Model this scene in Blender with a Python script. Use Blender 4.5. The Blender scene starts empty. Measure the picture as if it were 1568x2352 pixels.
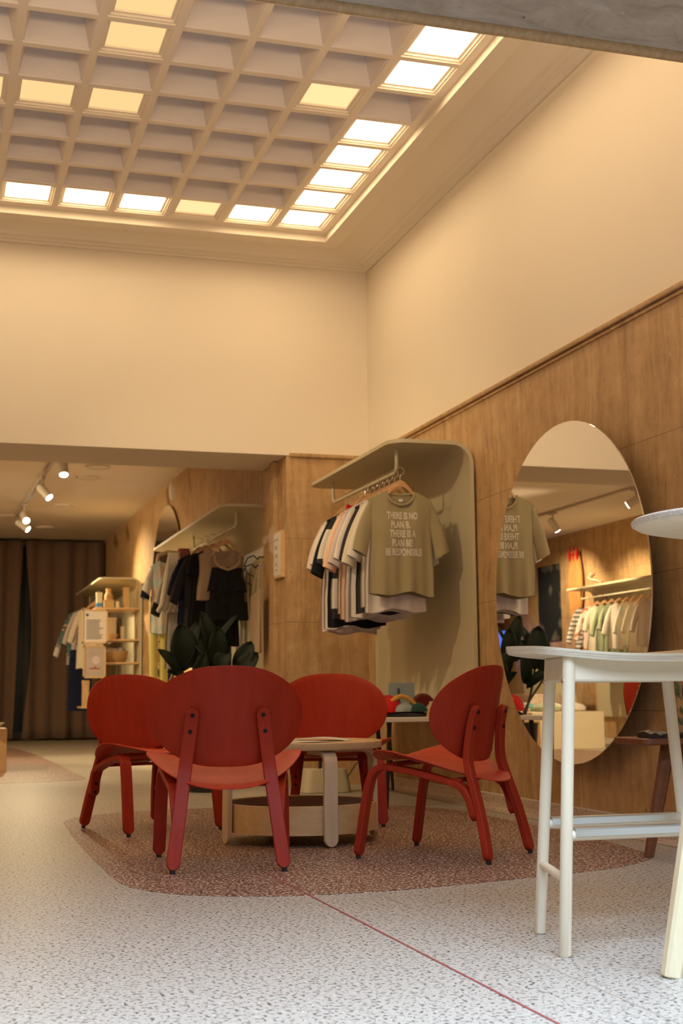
import bpy, bmesh, math, random
from math import sin, cos, pi, radians, sqrt
from mathutils import Vector, Matrix
random.seed(7)
S = bpy.context.scene
COL = S.collection
# ------------------------------------------------------------------ camera, light, exposure
YAW, PITCH, ROLL, FPX, EYE = .2965, .1357, -.0091, 3081.0, .63
fw = Vector((sin(YAW)*cos(PITCH), cos(YAW)*cos(PITCH), sin(PITCH)))
rt = Vector((cos(YAW), -sin(YAW), 0)); up = rt.cross(fw)
rt2 = rt*cos(ROLL)+up*sin(ROLL); up2 = up*cos(ROLL)-rt*sin(ROLL)
cam = bpy.data.cameras.new('camera'); camo = bpy.data.objects.new('camera', cam); COL.objects.link(camo)
m3 = Matrix((rt2, up2, -fw)).transposed()
camo.matrix_world = Matrix.Translation((0, 0, EYE)) @ m3.to_4x4()
cam.sensor_fit = 'HORIZONTAL'; cam.sensor_width = 36; cam.lens = FPX/1568*36
cam.clip_start = .05; cam.clip_end = 100
cam.dof.use_dof = True; cam.dof.focus_distance = 4.3; cam.dof.aperture_fstop = 8.5
S.camera = camo
S.view_settings.view_transform = 'Standard'; S.view_settings.look = 'None'
S.view_settings.exposure = 0.0; S.view_settings.gamma = 1.0; S.view_settings.use_curve_mapping = False
w = bpy.data.worlds.new('world'); S.world = w; w.use_nodes = True
w.node_tree.nodes['Background'].inputs[0].default_value = (.62, .72, 1.0, 1)
w.node_tree.nodes['Background'].inputs[1].default_value = .35

def area(name, loc, rot, sx, sy, col, power):
    l = bpy.data.lights.new(name, 'AREA'); l.shape = 'RECTANGLE'; l.size = sx; l.size_y = sy
    l.color = col; l.energy = power
    o = bpy.data.objects.new(name, l); o.location = loc; o.rotation_euler = rot; COL.objects.link(o); return o
# overhead area light, added to stand in for daylight from the shop front
dl = area('overhead_daylight_fill', (.9, .9, 2.62), (radians(8), 0, 0), 5.0, 1.7, (.53, .72, 1.0), 280); dl.data.spread = radians(120)
# added warm fill light, unseen behind the front beam, for coffers and far wall
area('added_beam_fill', (-.3, 3.2, 2.75), (radians(128), 0, 0), 5.5, .25, (1.0, .70, .40), 52)
PANEL_BRIGHT, PANEL_AMBER = 11.5, 1.06
SPOT_W = 290

# ------------------------------------------------------------------ materials
def lin(c):
    return tuple(((v/255)/12.92 if v/255 <= .04045 else (((v/255)+.055)/1.055)**2.4) for v in c)
def new_mat(name):
    m = bpy.data.materials.new(name); m.use_nodes = True
    nt = m.node_tree; b = nt.nodes['Principled BSDF']; return m, nt, b
def mth(nt, op, a, b=None, c=None):
    n = nt.nodes.new('ShaderNodeMath'); n.operation = op
    for i, v in enumerate((a, b, c)):
        if v is None: continue
        if isinstance(v, (int, float)): n.inputs[i].default_value = v
        else: nt.links.new(v, n.inputs[i])
    return n.outputs[0]
def coords(nt, scale=(1, 1, 1), kind='Object', rot=(0, 0, 0)):
    t = nt.nodes.new('ShaderNodeTexCoord'); mp = nt.nodes.new('ShaderNodeMapping')
    mp.inputs['Scale'].default_value = scale; mp.inputs['Rotation'].default_value = rot
    nt.links.new(t.outputs[kind], mp.inputs['Vector']); return mp.outputs[0]
def noise(nt, vec, scale, detail=3, rough=.5):
    n = nt.nodes.new('ShaderNodeTexNoise'); n.inputs['Scale'].default_value = scale
    n.inputs['Detail'].default_value = detail; n.inputs['Roughness'].default_value = rough
    nt.links.new(vec, n.inputs['Vector']); return n.outputs['Fac']
def ramp(nt, fac, stops):
    r = nt.nodes.new('ShaderNodeValToRGB'); e = r.color_ramp.elements
    while len(e) < len(stops): e.new(.5)
    for k, (p, c) in enumerate(stops): e[k].position = p; e[k].color = (*c, 1) if len(c) == 3 else c
    nt.links.new(fac, r.inputs[0]); return r.outputs[0]
def mix(nt, fac, a, b):
    n = nt.nodes.new('ShaderNodeMix'); n.data_type = 'RGBA'
    for sock, v in ((n.inputs[0], fac), (n.inputs[6], a), (n.inputs[7], b)):
        if isinstance(v, (int, float)): sock.default_value = v
        elif isinstance(v, tuple): sock.default_value = (*v, 1) if len(v) == 3 else v
        else: nt.links.new(v, sock)
    return n.outputs[2]
def bump(nt, b, h, strength=.2, dist=.01):
    n = nt.nodes.new('ShaderNodeBump'); n.inputs['Strength'].default_value = strength
    n.inputs['Distance'].default_value = dist
    nt.links.new(h, n.inputs['Height']); nt.links.new(n.outputs[0], b.inputs['Normal'])
def plain(name, col, rough=.6, metal=0, var=.06, vscale=6, bmp=0, bscale=80, spec=.5):
    m, nt, b = new_mat(name)
    v = coords(nt); f = noise(nt, v, vscale, 3)
    c1 = tuple(x*(1-var) for x in col); c2 = tuple(min(1, x*(1+var)) for x in col)
    nt.links.new(mix(nt, f, c1, c2), b.inputs['Base Color'])
    b.inputs['Roughness'].default_value = rough; b.inputs['Metallic'].default_value = metal
    b.inputs['Specular IOR Level'].default_value = spec
    if bmp: bump(nt, b, noise(nt, v, bscale, 3), bmp, .003)
    return m
def emit(name, col, strength):
    m, nt, b = new_mat(name); nt.nodes.remove(b)
    e = nt.nodes.new('ShaderNodeEmission'); e.inputs[0].default_value = (*col, 1); e.inputs[1].default_value = strength
    nt.links.new(e.outputs[0], nt.nodes['Material Output'].inputs[0]); return m
def wood(name, c1, c2, rough=.45, scale=3, axis='X', stretch=14, coat=0):
    m, nt, b = new_mat(name)
    sc = {'X': (1, stretch, stretch), 'Y': (stretch, 1, stretch), 'Z': (stretch, stretch, 1)}[axis]
    v = coords(nt, sc); f = noise(nt, v, scale, 5, .6)
    c = ramp(nt, f, [(.3, c1), (.7, c2)])
    nt.links.new(c, b.inputs['Base Color']); b.inputs['Roughness'].default_value = rough
    if name.startswith('red'): b.inputs['Specular IOR Level'].default_value = .15
    if coat: b.inputs['Coat Weight'].default_value = coat; b.inputs['Coat Roughness'].default_value = .3
    bump(nt, b, f, .08, .002); return m
def fabric(name, col, var=.08, rough=.9):
    m, nt, b = new_mat(name)
    v = coords(nt); f = noise(nt, v, 9, 3)
    nt.links.new(mix(nt, f, tuple(x*(1-var) for x in col), tuple(min(1, x*(1+var)) for x in col)), b.inputs['Base Color'])
    b.inputs['Roughness'].default_value = rough; b.inputs['Specular IOR Level'].default_value = .15
    b.inputs['Sheen Weight'].default_value = .1
    bump(nt, b, noise(nt, v, 14, 2), .25, .012); return m
def print_fabric(name, base, spots, scale=22, thr=.56):
    m, nt, b = new_mat(name)
    v = coords(nt); f = noise(nt, v, scale, 1); c = base
    st = [(0, base)]
    st = [(thr, base), (thr+.02, spots[0])] + ([(thr+.12, spots[1])] if len(spots) > 1 else [])
    r = ramp(nt, f, st); nt.links.new(r, b.inputs['Base Color'])
    b.inputs['Roughness'].default_value = .9; b.inputs['Specular IOR Level'].default_value = .15; return m
def stripes(name, a, bcol, axis=2, freq=16):
    m, nt, b = new_mat(name)
    t = nt.nodes.new('ShaderNodeTexCoord'); s = nt.nodes.new('ShaderNodeSeparateXYZ'); nt.links.new(t.outputs['Object'], s.inputs[0])
    f = mth(nt, 'FRACT', mth(nt, 'MULTIPLY', s.outputs[axis], freq)); f = mth(nt, 'GREATER_THAN', f, .6)
    nt.links.new(mix(nt, f, a, bcol), b.inputs['Base Color']); b.inputs['Roughness'].default_value = .9; return m

def terrazzo(name, base, dark, light, dthr=.6, lthr=.72, scale=85, rough=.42, amount=1.0):
    m, nt, b = new_mat(name)
    v = coords(nt, (1, 1, 1))
    f = noise(nt, v, scale, 2, .55)
    g = noise(nt, coords(nt, (1.1, .9, 1), rot=(0, 0, .7)), scale*.83, 2, .6)
    big = noise(nt, v, 1.2, 3)
    c = mix(nt, big, tuple(x*.93 for x in base), tuple(min(1, x*1.05) for x in base))
    c = mix(nt, mth(nt, 'MULTIPLY', mth(nt, 'SMOOTH_MIN', 1, mth(nt, 'MAXIMUM', mth(nt, 'MULTIPLY', mth(nt, 'SUBTRACT', f, dthr), 26), 0), .1), amount), c, dark)
    c = mix(nt, mth(nt, 'MINIMUM', mth(nt, 'MAXIMUM', mth(nt, 'MULTIPLY', mth(nt, 'SUBTRACT', g, lthr), 26), 0), 1), c, light)
    nt.links.new(c, b.inputs['Base Color']); b.inputs['Roughness'].default_value = rough
    b.inputs['Specular IOR Level'].default_value = .4
    return m

def travertine(name, axis, rows=.6, joints=True, tone=1.0):
    """axis: 0 wall runs along X, 1 along Y, 2 = soffit slab (streaks along X)"""
    m, nt, b = new_mat(name)
    t = nt.nodes.new('ShaderNodeTexCoord'); s = nt.nodes.new('ShaderNodeSeparateXYZ'); nt.links.new(t.outputs['Object'], s.inputs[0])
    X, Y, Z = s.outputs
    cb = nt.nodes.new('ShaderNodeCombineXYZ')
    if axis == 2: u, vv = X, Y
    else: u, vv = (X if axis == 0 else Y), Z
    nt.links.new(u, cb.inputs[0]); nt.links.new(vv, cb.inputs[1])
    warp = noise(nt, cb.outputs[0], 2.2, 2)
    cs = nt.nodes.new('ShaderNodeCombineXYZ')
    if axis == 2:
        nt.links.new(mth(nt, 'MULTIPLY', u, 5.0), cs.inputs[0]); nt.links.new(mth(nt, 'ADD', mth(nt, 'MULTIPLY', vv, 26), mth(nt, 'MULTIPLY', warp, 14)), cs.inputs[1])
    else:
        nt.links.new(mth(nt, 'ADD', mth(nt, 'MULTIPLY', u, 15), mth(nt, 'MULTIPLY', warp, 2.2)), cs.inputs[0]); nt.links.new(mth(nt, 'MULTIPLY', vv, 1.3), cs.inputs[1])
    st = noise(nt, cs.outputs[0], 1.0, 6, .62)
    fine = noise(nt, cs.outputs[0], 3.6, 5, .7)
    mott = noise(nt, cb.outputs[0], 6.0, 6, .7)
    st = mth(nt, 'ADD', mth(nt, 'MULTIPLY', st, .40), mth(nt, 'ADD', mth(nt, 'MULTIPLY', fine, .22), mth(nt, 'MULTIPLY', mott, .38)))
    k = tone
    c = ramp(nt, st, [(.36, (.27*k, .15*k, .06*k)), (.46, (.46*k, .28*k, .125*k)), (.54, (.58*k, .37*k, .175*k)), (.66, (.76*k, .53*k, .30*k))] if axis != 2 else [(.37, (.20, .15, .115)), (.46, (.37, .30, .235)), (.54, (.48, .40, .32)), (.66, (.68, .60, .50))])
    bl = noise(nt, cb.outputs[0], 1.1, 3)
    c = mix(nt, mth(nt, 'MULTIPLY', bl, .55), c, (.36*k, .21*k, .095*k) if axis != 2 else (.34, .28, .22))
    # pits
    cp = nt.nodes.new('ShaderNodeCombineXYZ'); 
    nt.links.new(mth(nt, 'MULTIPLY', u, 2.2 if axis != 2 else 1), cp.inputs[0]); nt.links.new(vv, cp.inputs[1])
    p = noise(nt, cp.outputs[0], 20, 3, .65)
    pf = mth(nt, 'MINIMUM', mth(nt, 'MAXIMUM', mth(nt, 'MULTIPLY', mth(nt, 'SUBTRACT', p, .675), 16), 0), 1)
    c = mix(nt, pf, c, (.09, .055, .035))
    q = noise(nt, cp.outputs[0], 15, 2, .6)
    qf = mth(nt, 'MINIMUM', mth(nt, 'MAXIMUM', mth(nt, 'MULTIPLY', mth(nt, 'SUBTRACT', q, .70), 10), 0), .6)
    c = mix(nt, qf, c, (.72, .56, .40))
    if joints:
        br = nt.nodes.new('ShaderNodeTexBrick'); br.offset = .5
        br.inputs['Scale'].default_value = 1; br.inputs['Brick Width'].default_value = 1.15; br.inputs['Row Height'].default_value = rows
        br.inputs['Mortar Size'].default_value = .0022; br.inputs['Mortar Smooth'].default_value = .2
        mp = nt.nodes.new('ShaderNodeMapping'); mp.inputs['Location'].default_value = (.35, .05, 0)
        nt.links.new(cb.outputs[0], mp.inputs['Vector']); nt.links.new(mp.outputs[0], br.inputs['Vector'])
        c = mix(nt, mth(nt, 'MULTIPLY', br.outputs['Fac'], .65), c, (.12, .075, .045))
    nt.links.new(c, b.inputs['Base Color']); b.inputs['Roughness'].default_value = .5
    bump(nt, b, mth(nt, 'SUBTRACT', st, mth(nt, 'MULTIPLY', pf, 1.5)), .18, .004)
    return m

M = {}
M['plaster'] = plain('cream_plaster', (.82, .735, .60), .85, var=.03, vscale=1.5, bmp=.03)
M['ceiling'] = plain('white_ceiling_paint', (.78, .70, .59), .85, var=.03, vscale=1.2)
M['lattice'] = plain('lattice_paint', (.91, .82, .69), .8, var=.03, vscale=3)
M['coffer'] = plain('coffer_cool_light_tint', (.86, .79, .74), .8, var=.03, vscale=3)  # greyer than the lattice: cool daylight in the coffers put into the colour
M['trav_x'] = travertine('travertine_facing_front', 0)
M['trav_y'] = travertine('travertine_side_wall', 1)
M['trav_s'] = travertine('travertine_soffit', 2, rows=.9, tone=1.0)
M['ledge'] = wood('ochre_stone_bead', (.34, .20, .09), (.50, .31, .15), .5, 4, 'Y')
M['floor'] = terrazzo('pale_terrazzo', (.46, .40, .32), (.085, .07, .065), (.58, .54, .48), .56, .63, 92)
M['inlay'] = terrazzo('russet_terrazzo', (.28, .14, .09), (.05, .024, .016), (.74, .56, .43), .505, .56, 100)
M['base'] = terrazzo('pink_terrazzo_skirting', (.54, .42, .33), (.30, .20, .15), (.64, .53, .43), .58, .62, 75)
M['redline'] = plain('red_divider', (.30, .07, .06), .5)
M['paleline'] = plain('brown_divider', (.45, .36, .28), .5)
M['curtain'] = fabric('brown_curtain', (.17, .105, .07), .12)
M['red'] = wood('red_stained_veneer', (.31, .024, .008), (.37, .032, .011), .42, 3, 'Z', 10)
M['redseat'] = wood('red_stained_veneer_lit', (.44, .045, .018), (.53, .060, .026), .38, 2.5, 'Y', 9)  # lighter than legs and back: skylight on the seat put into the colour
M['blackbolt'] = plain('black_bolt', (.012, .012, .013), .6, spec=.1)
M['birch'] = wood('birch_veneer', (.60, .38, .165), (.70, .47, .23), .45, 3, 'X', 12)
M['birchleg'] = wood('birch_veneer_leg', (.60, .43, .25), (.70, .53, .33), .45, 3, 'Z', 12)
M['basketin'] = plain('basket_inner', (.33, .2, .12), .7)
M['whitewood'] = wood('whitewashed_birch', (.64, .53, .365), (.74, .62, .45), .45, 3, 'X', 10)
M['whitewoodz'] = wood('whitewashed_birch_leg', (.66, .535, .36), (.72, .60, .42), .45, 3, 'Z', 10)
M['ply'] = wood('plywood_edge', (.42, .34, .28), (.72, .62, .50), .5, 6, 'X', 30)
M['yellowwood'] = wood('clear_birch', (.72, .58, .34), (.80, .67, .43), .45, 3, 'Z', 12)
M['steel'] = plain('brushed_steel', (.74, .82, .86), .3, metal=1, var=.05)
M['chrome'] = plain('chrome', (.75, .72, .68), .2, metal=1)
M['mirror'] = plain('mirror_silver', (.93, .93, .93), .0, metal=1, var=0)
M['darkback'] = plain('mirror_backing', (.02, .018, .016), .6)
M['rack'] = plain('sage_cream_lacquer', (.55, .48, .31), .5, var=.03, vscale=2)
M['brownwood'] = wood('brown_stained_wood', (.13, .042, .015), (.21, .068, .025), .4, 3, 'X', 12)
M['hanger'] = wood('beech_hanger', (.52, .28, .12), (.66, .40, .19), .4, 4, 'X', 8)
M['black'] = fabric('black_cotton', (.012, .011, .012), .2)
M['blackpl'] = plain('black_metal', (.012, .011, .010), .4)
M['olive'] = fabric('olive_cotton', (.34, .28, .15), .05)
M['white'] = fabric('white_cotton', (.74, .66, .58), .04)
M['cream'] = fabric('cream_cotton', (.68, .60, .46), .05)
M['char'] = fabric('charcoal_cotton', (.035, .032, .035), .15)
M['pink'] = fabric('pale_pink_cotton', (.66, .52, .47), .05)
M['lilac'] = fabric('grey_lilac_cotton', (.60, .52, .50), .05)
M['peach'] = fabric('peach_cotton', (.75, .47, .32), .05)
M['print'] = plain('cream_print', (.62, .56, .44), .8)
M['navy'] = fabric('navy_cotton', (.012, .016, .045), .2)
M['yellow'] = fabric('yellow_cotton', (.74, .64, .20), .06)
M['grey'] = fabric('grey_cotton', (.45, .41, .35), .08)
M['maroon'] = fabric('dusty_red_cotton', (.33, .10, .08), .12)
M['redcloth'] = fabric('red_fleece', (.50, .012, .012), .1)
M['darkred'] = fabric('dark_red_velvet', (.11, .010, .010), .2)
M['mustard'] = fabric('mustard_cotton', (.55, .28, .06), .1)
M['green'] = fabric('dark_green_cotton', (.02, .06, .045), .15)
M['bluegrey'] = fabric('blue_grey_cotton', (.30, .34, .34), .1)
M['linen'] = fabric('natural_linen', (.42, .30, .20), .06)
M['sagecloth'] = fabric('sage_cotton', (.36, .40, .25), .06)
M['floral'] = print_fabric('floral_cotton', (.72, .60, .50), [(.5, .12, .08), (.35, .28, .12)], 9, .53)
M['pastel'] = print_fabric('pastel_cotton', (.78, .72, .60), [(.55, .70, .64), (.82, .62, .52)], 5, .53)
M['snake'] = print_fabric('rust_patterned_cotton', (.50, .40, .33), [(.16, .06, .04)], 22, .47)
M['teal'] = print_fabric('teal_patterned_cotton', (.10, .22, .19), [(.03, .03, .03), (.5, .4, .3)], 14, .5)
M['striped'] = stripes('striped_cotton', (.58, .52, .46), (.09, .08, .08))
M['strback'] = stripes('black_white_cotton', (.66, .6, .52), (.02, .02, .02), 2, 3.2)
M['leaf'] = plain('dark_rubber_leaf', (.007, .012, .005), .55, var=.3, spec=.2)
M['stem'] = plain('plant_stem', (.08, .05, .03), .6)
M['soil'] = plain('soil', (.04, .025, .015), .9)
M['paper'] = plain('paper', (.72, .66, .58), .7, var=.02)
M['greyink'] = plain('grey_ink', (.35, .30, .27), .7)
M['ink'] = plain('ink', (.06, .06, .07), .7)
M['inkblue'] = plain('blue_ink', (.06, .08, .25), .7)
M['canvas'] = plain('poster_sheet', (.45, .38, .33), .7, var=.2, vscale=5)
M['wicker'] = wood('wicker', (.45, .29, .12), (.62, .42, .20), .7, 8, 'Z', 4)
M['cardbox'] = plain('kraft_card', (.55, .36, .15), .7)
M['boxcream'] = plain('cream_card', (.72, .62, .42), .7)
M['blue'] = plain('blue_label', (.08, .25, .50), .6)
M['beigepl'] = plain('beige_plastic', (.52, .44, .30), .5, var=.02)
M['dullwhite'] = plain('white_enamel', (.66, .60, .50), .5, var=.02)
M['track'] = plain('track_enamel', (.42, .34, .27), .5)
M['bright'] = emit('lit_diffuser', (1.0, .74, .44), PANEL_BRIGHT)
M['bright2'] = emit('dim_diffuser', (1.0, .66, .31), 1.3)
M['amber'] = emit('amber_diffuser', (1.0, .66, .29), PANEL_AMBER)
M['spot'] = emit('spot_lens', (1.0, .90, .68), 14)
M['screen'] = emit('lit_screen', (.10, .18, .75), 1.2)
M['night'] = plain('dark_glass', (.035, .07, .055), .3)
M['winframe'] = plain('grey_window_frame', (.30, .33, .27), .5)
M['poster'] = print_fabric('dark_photo_poster', (.02, .022, .024), [(.07, .065, .06), (.15, .13, .11)], 3, .55)
M['orange'] = fabric('ochre_gauze', (.55, .27, .09), .3)
M['grapevine'] = plain('vase_twig', (.10, .12, .05), .6, var=.3)
g, nt, b = new_mat('clear_glass'); b.inputs['Transmission Weight'].default_value = 1; b.inputs['Roughness'].default_value = .02; b.inputs['IOR'].default_value = 1.45
b.inputs['Base Color'].default_value = (.95, .97, .95, 1); M['glass'] = g

# ------------------------------------------------------------------ helpers
def tag(o, label=None, cat=None, group=None, kind=None):
    if label: o['label'] = label
    if cat: o['category'] = cat
    if group: o['group'] = group
    if kind: o['kind'] = kind
    return o
def thing(name, label, cat, loc=(0, 0, 0), rz=0, group=None):
    o = bpy.data.objects.new(name, None); o.empty_display_size = .1; COL.objects.link(o)
    o.location = loc; o.rotation_euler = (0, 0, rz); return tag(o, label, cat, group)
def copy_tree(o, parent=None):
    c = o.copy(); COL.objects.link(c); c.parent = parent
    for ch in list(o.children): copy_tree(ch, c)
    return c
class MB:
    def __init__(s): s.v = []; s.f = []; s.mi = []; s.cur = 0
    def add(s, vs, fs):
        n = len(s.v); s.v += [tuple(p) for p in vs]; s.f += [tuple(i+n for i in f) for f in fs]; s.mi += [s.cur]*len(fs)
    def box(s, x0, x1, y0, y1, z0, z1):
        v = [(x, y, z) for z in (z0, z1) for y in (y0, y1) for x in (x0, x1)]
        s.add(v, [(0, 2, 3, 1), (4, 5, 7, 6), (0, 1, 5, 4), (2, 6, 7, 3), (0, 4, 6, 2), (1, 3, 7, 5)]); return s
    def rings(s, rs, close=True, cap=True):
        n = len(rs[0]); base = len(s.v); vs = [p for r in rs for p in r]; fs = []
        for k in range(len(rs)-1):
            for i in range(n if close else n-1):
                j = (i+1) % n; fs.append((k*n+i, k*n+j, (k+1)*n+j, (k+1)*n+i))
        if cap: fs += [tuple(range(n-1, -1, -1)), tuple(range((len(rs)-1)*n, len(rs)*n))]
        s.add(vs, fs); return s
    def tube(s, path, r, n=12, cap=True, flat=None):
        path = [Vector(p) for p in path]; rs = []; ref = None
        for k, p in enumerate(path):
            t = (path[min(k+1, len(path)-1)]-path[max(k-1, 0)]).normalized()
            if ref is None: ref = Vector((0, 0, 1)) if abs(t.z) < .9 else Vector((1, 0, 0))
            a = (ref-t*ref.dot(t)).normalized(); ref = a; bb = t.cross(a)
            rr = r[k] if isinstance(r, (list, tuple)) else r
            rs.append([p+a*cos(2*pi*i/n)*rr+bb*sin(2*pi*i/n)*rr for i in range(n)])
        return s.rings(rs, cap=cap)
    def lathe(s, prof, n=32, c=(0, 0, 0), cap=True):
        return s.rings([[(c[0]+r*cos(2*pi*i/n), c[1]+r*sin(2*pi*i/n), c[2]+z) for i in range(n)] for r, z in prof], cap=cap)
    def prism(s, pts, d):
        d = Vector(d); a = [Vector(p) for p in pts]; n = len(a)
        s.add(a+[p+d for p in a], [tuple(range(n-1, -1, -1)), tuple(range(n, 2*n))]+[(i, (i+1) % n, (i+1) % n+n, i+n) for i in range(n)]); return s
    def build(s, name, mats, parent=None, smooth=False, bevel=0, kind=None, fix=True):
        me = bpy.data.meshes.new(name); me.from_pydata(s.v, [], s.f)
        mats = mats if isinstance(mats, (list, tuple)) else [mats]
        for m in mats: me.materials.append(m)
        if len(mats) > 1: me.polygons.foreach_set('material_index', s.mi)
        if fix:
            bm = bmesh.new(); bm.from_mesh(me); bmesh.ops.recalc_face_normals(bm, faces=bm.faces); bm.to_mesh(me); bm.free()
        if smooth:
            me.polygons.foreach_set('use_smooth', [True]*len(me.polygons))
            try: me.set_sharp_from_angle(angle=radians(40))
            except Exception: pass
        o = bpy.data.objects.new(name, me); COL.objects.link(o)
        if bevel:
            bv = o.modifiers.new('bevel', 'BEVEL'); bv.width = bevel; bv.segments = 2; bv.limit_method = 'ANGLE'
        if parent: o.parent = parent
        if kind: o['kind'] = kind
        return o
def smoothpath(pts, n=6):
    P = [Vector(p) for p in pts]; P = [2*P[0]-P[1]]+P+[2*P[-1]-P[-2]]; out = []
    for i in range(1, len(P)-2):
        a, b, c, d = P[i-1:i+3]
        for k in range(n):
            t = k/n; out.append(.5*((2*b)+(c-a)*t+(2*a-5*b+4*c-d)*t*t+(3*b-a-3*c+d)*t**3))
    out.append(P[-2]); return out
def strip(mb, path, wd, th, side=Vector((1, 0, 0)), rounded=(True, True)):
    """bent laminated strip, width along `side`, chamfered section, rounded ends"""
    path = [Vector(p) for p in path]
    # resample ends for round tips
    L = [0]
    for a, b in zip(path, path[1:]): L.append(L[-1]+(b-a).length)
    tot = L[-1]; r = wd/2
    def at(sv):
        sv = max(0, min(tot, sv))
        for k in range(len(path)-1):
            if sv <= L[k+1]+1e-9:
                t = (sv-L[k])/max(1e-9, L[k+1]-L[k]); return path[k].lerp(path[k+1], t)
        return path[-1]
    ss = sorted(set([r*(1-cos(a*pi/12)) for a in range(0, 7)]+[x for x in L if r < x < tot-r]+[tot-r*(1-cos(a*pi/12)) for a in range(0, 7)]))
    rs = []
    for sv in ss:
        p = at(sv); t = (at(sv+.004)-at(sv-.004)).normalized()
        W = (side-t*side.dot(t)).normalized(); N = t.cross(W)
        k = 1.0
        if sv < r and rounded[0]: k = sqrt(max(.02, 1-((r-sv)/r)**2))
        if sv > tot-r and rounded[1]: k = sqrt(max(.02, 1-((sv-tot+r)/r)**2))
        a, h = r*k, th/2; ch = min(th*.12, a*.4)
        sec = [(-a+ch, -h), (a-ch, -h), (a, -h+ch), (a, h-ch), (a-ch, h), (-a+ch, h), (-a, h-ch), (-a, -h+ch)]
        rs.append([p+W*x+N*y for x, y in sec])
    mb.rings(rs); return mb
def arcpath(c, r, a0, a1, u, v, n=6):
    c, u, v = Vector(c), Vector(u), Vector(v)
    return [c+u*r*cos(a0+(a1-a0)*k/n)+v*r*sin(a0+(a1-a0)*k/n) for k in range(n+1)]
def interp(x, tab):
    for (a, va), (b, vb) in zip(tab, tab[1:]):
        if x <= b: return va+(vb-va)*max(0, (x-a)/(b-a))
    return tab[-1][1]

# ------------------------------------------------------------------ the setting
WX, WL, BY, ZS, ZC, BX, CY, ZB = 3.03, -3.33, 9.27, 2.356, 3.83, 2.52, 20.9, 3.02
MB().box(WL-.2, WX+.2, -3.0, 21.4, -.1, 0).build('floor', M['floor'], kind='structure')
# flush inlays of darker terrazzo and divider strips, laid in the floor
def inlay(name, pts, mat, z=.0012):
    P = smoothpath([(x, y, z) for x, y in pts+[pts[0]]], 5)[:-1]
    MB().prism([(p.x, p.y, -.01) for p in P], (0, 0, .01+z)).build(name, mat, kind='structure')
inlay('trim_1', [(.674, 7.126), (.645, 6.299), (.634, 5.437), (.64, 4.775), (.693, 4.533), (.821, 4.362), (1.024, 4.256), (1.301, 4.222), (1.614, 4.261), (1.968, 4.352), (2.366, 4.473), (2.596, 4.63), (2.69, 4.741), (2.742, 4.924), (2.802, 5.49), (2.808, 6.191), (2.773, 6.965), (2.6, 7.4), (2.2, 7.62), (1.335, 7.66), (.953, 7.52), (.75, 7.33)], M['inlay'])
inlay('trim_2', [(-.6, 10.3), (.522, 10.47), (.9, 10.52), (1.13, 10.66), (1.2, 10.904), (1.19, 11.6), (1.184, 14.271), (1.082, 17.195), (.883, 17.929), (.3, 18.2), (-.8, 17.5), (-1.2, 13)], M['inlay'])
MB().box(1.171, 1.177, -2.8, 4.9, -.01, .0018).build('trim_3', M['redline'], kind='structure')
MB().box(1.392, 1.395, -2.8, 4.24, -.01, .0012).build('trim_4', M['paleline'], kind='structure')
# right wall: travertine dado with plaster above
MB().box(WX, WX+.2, -3, BY+.8, 0, ZS).build('wall_right', M['trav_y'], kind='structure')
MB().box(WX+.012, WX+.2, -3, BY+.8, ZS, ZC+.1).build('wall_right_upper', M['plaster'], kind='structure')
lb = MB().box(WX-.022, WX+.05, 3.05, BY, ZS-.012, ZS+.012); lb.box(WX-.010, WX+.05, 3.05, BY, ZS-.034, ZS-.018)
lb.build('trim_5', M['trav_y'], kind='structure', bevel=.003)
# skirting with coved foot
sk = [(WX, .078), (WX-.018, .078), (WX-.02, .07), (WX-.022, .035), (WX-.03, .014), (WX-.05, .003), (WX-.09, .0015), (WX, .0015)]
MB().prism([(x, .5, z) for x, z in sk], (0, BY-.5, 0)).build('baseboard_right', M['base'], kind='structure')
MB().box(WX-.019, WX-.003, .5, BY, .078, .082).build('trim_6', M['paper'], kind='structure')
# back wall over the opening, and the travertine pier
MB().box(WL, WX+.05, BY, 9.98, ZS, ZC+.1).build('wall_back', M['plaster'], kind='structure')
MB().box(2.42, WX+.05, BY, 9.98, 0, ZS).build('wall_pier', M['trav_x'], kind='structure')
MB().box(2.418, 2.4205, BY-.0005, 9.98, 0, ZS).build('wall_pier_side', M['trav_y'], kind='structure')
t7 = MB().box(2.44, WX, BY-.02, BY+.02, ZS-.012, ZS+.016); t7.build('trim_7', M['trav_x'], kind='structure', bevel=.003)
t8 = MB().box(2.385, 2.42, 9.52, 9.66, 0, ZS); t8.build('trim_8', M['trav_y'], kind='structure', bevel=.004)
# back room
MB().box(BX, BX+.2, 9.98, CY+.5, 0, ZB+.05).build('wall_right_back', M['trav_y'], kind='structure')
MB().box(WL-.2, WX, 9.98, CY+.5, ZB, ZB+.1).build('ceiling_back', M['ceiling'], kind='structure')
MB().box(WL-.2, WL, -3, CY+.5, 0, ZB+.05).build('wall_left', M['trav_y'], kind='structure')
MB().box(WL-.2, WL-.01, -3, 10, ZB, ZC+.1).build('wall_left_upper', M['plaster'], kind='structure')
MB().box(WL-.01, WL+.004, 3, 10, ZS, ZB+.05).build('wall_left_plaster', M['plaster'], kind='structure')
MB().box(WL, BX+.2, CY+.3, CY+.5, 0, ZB).build('wall_back_far', M['trav_x'], kind='structure')
wf = MB(); wf.box(.9, 1.9, CY+.24, CY+.3, .08, 2.95); wf.build('window_1', M['night'], kind='structure')
wf = MB(); wf.box(1.36, 1.44, CY+.2, CY+.26, .05, 2.98); wf.box(.88, 1.92, CY+.2, CY+.26, .03, .12); wf.build('window_2', M['winframe'], kind='structure')
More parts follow.
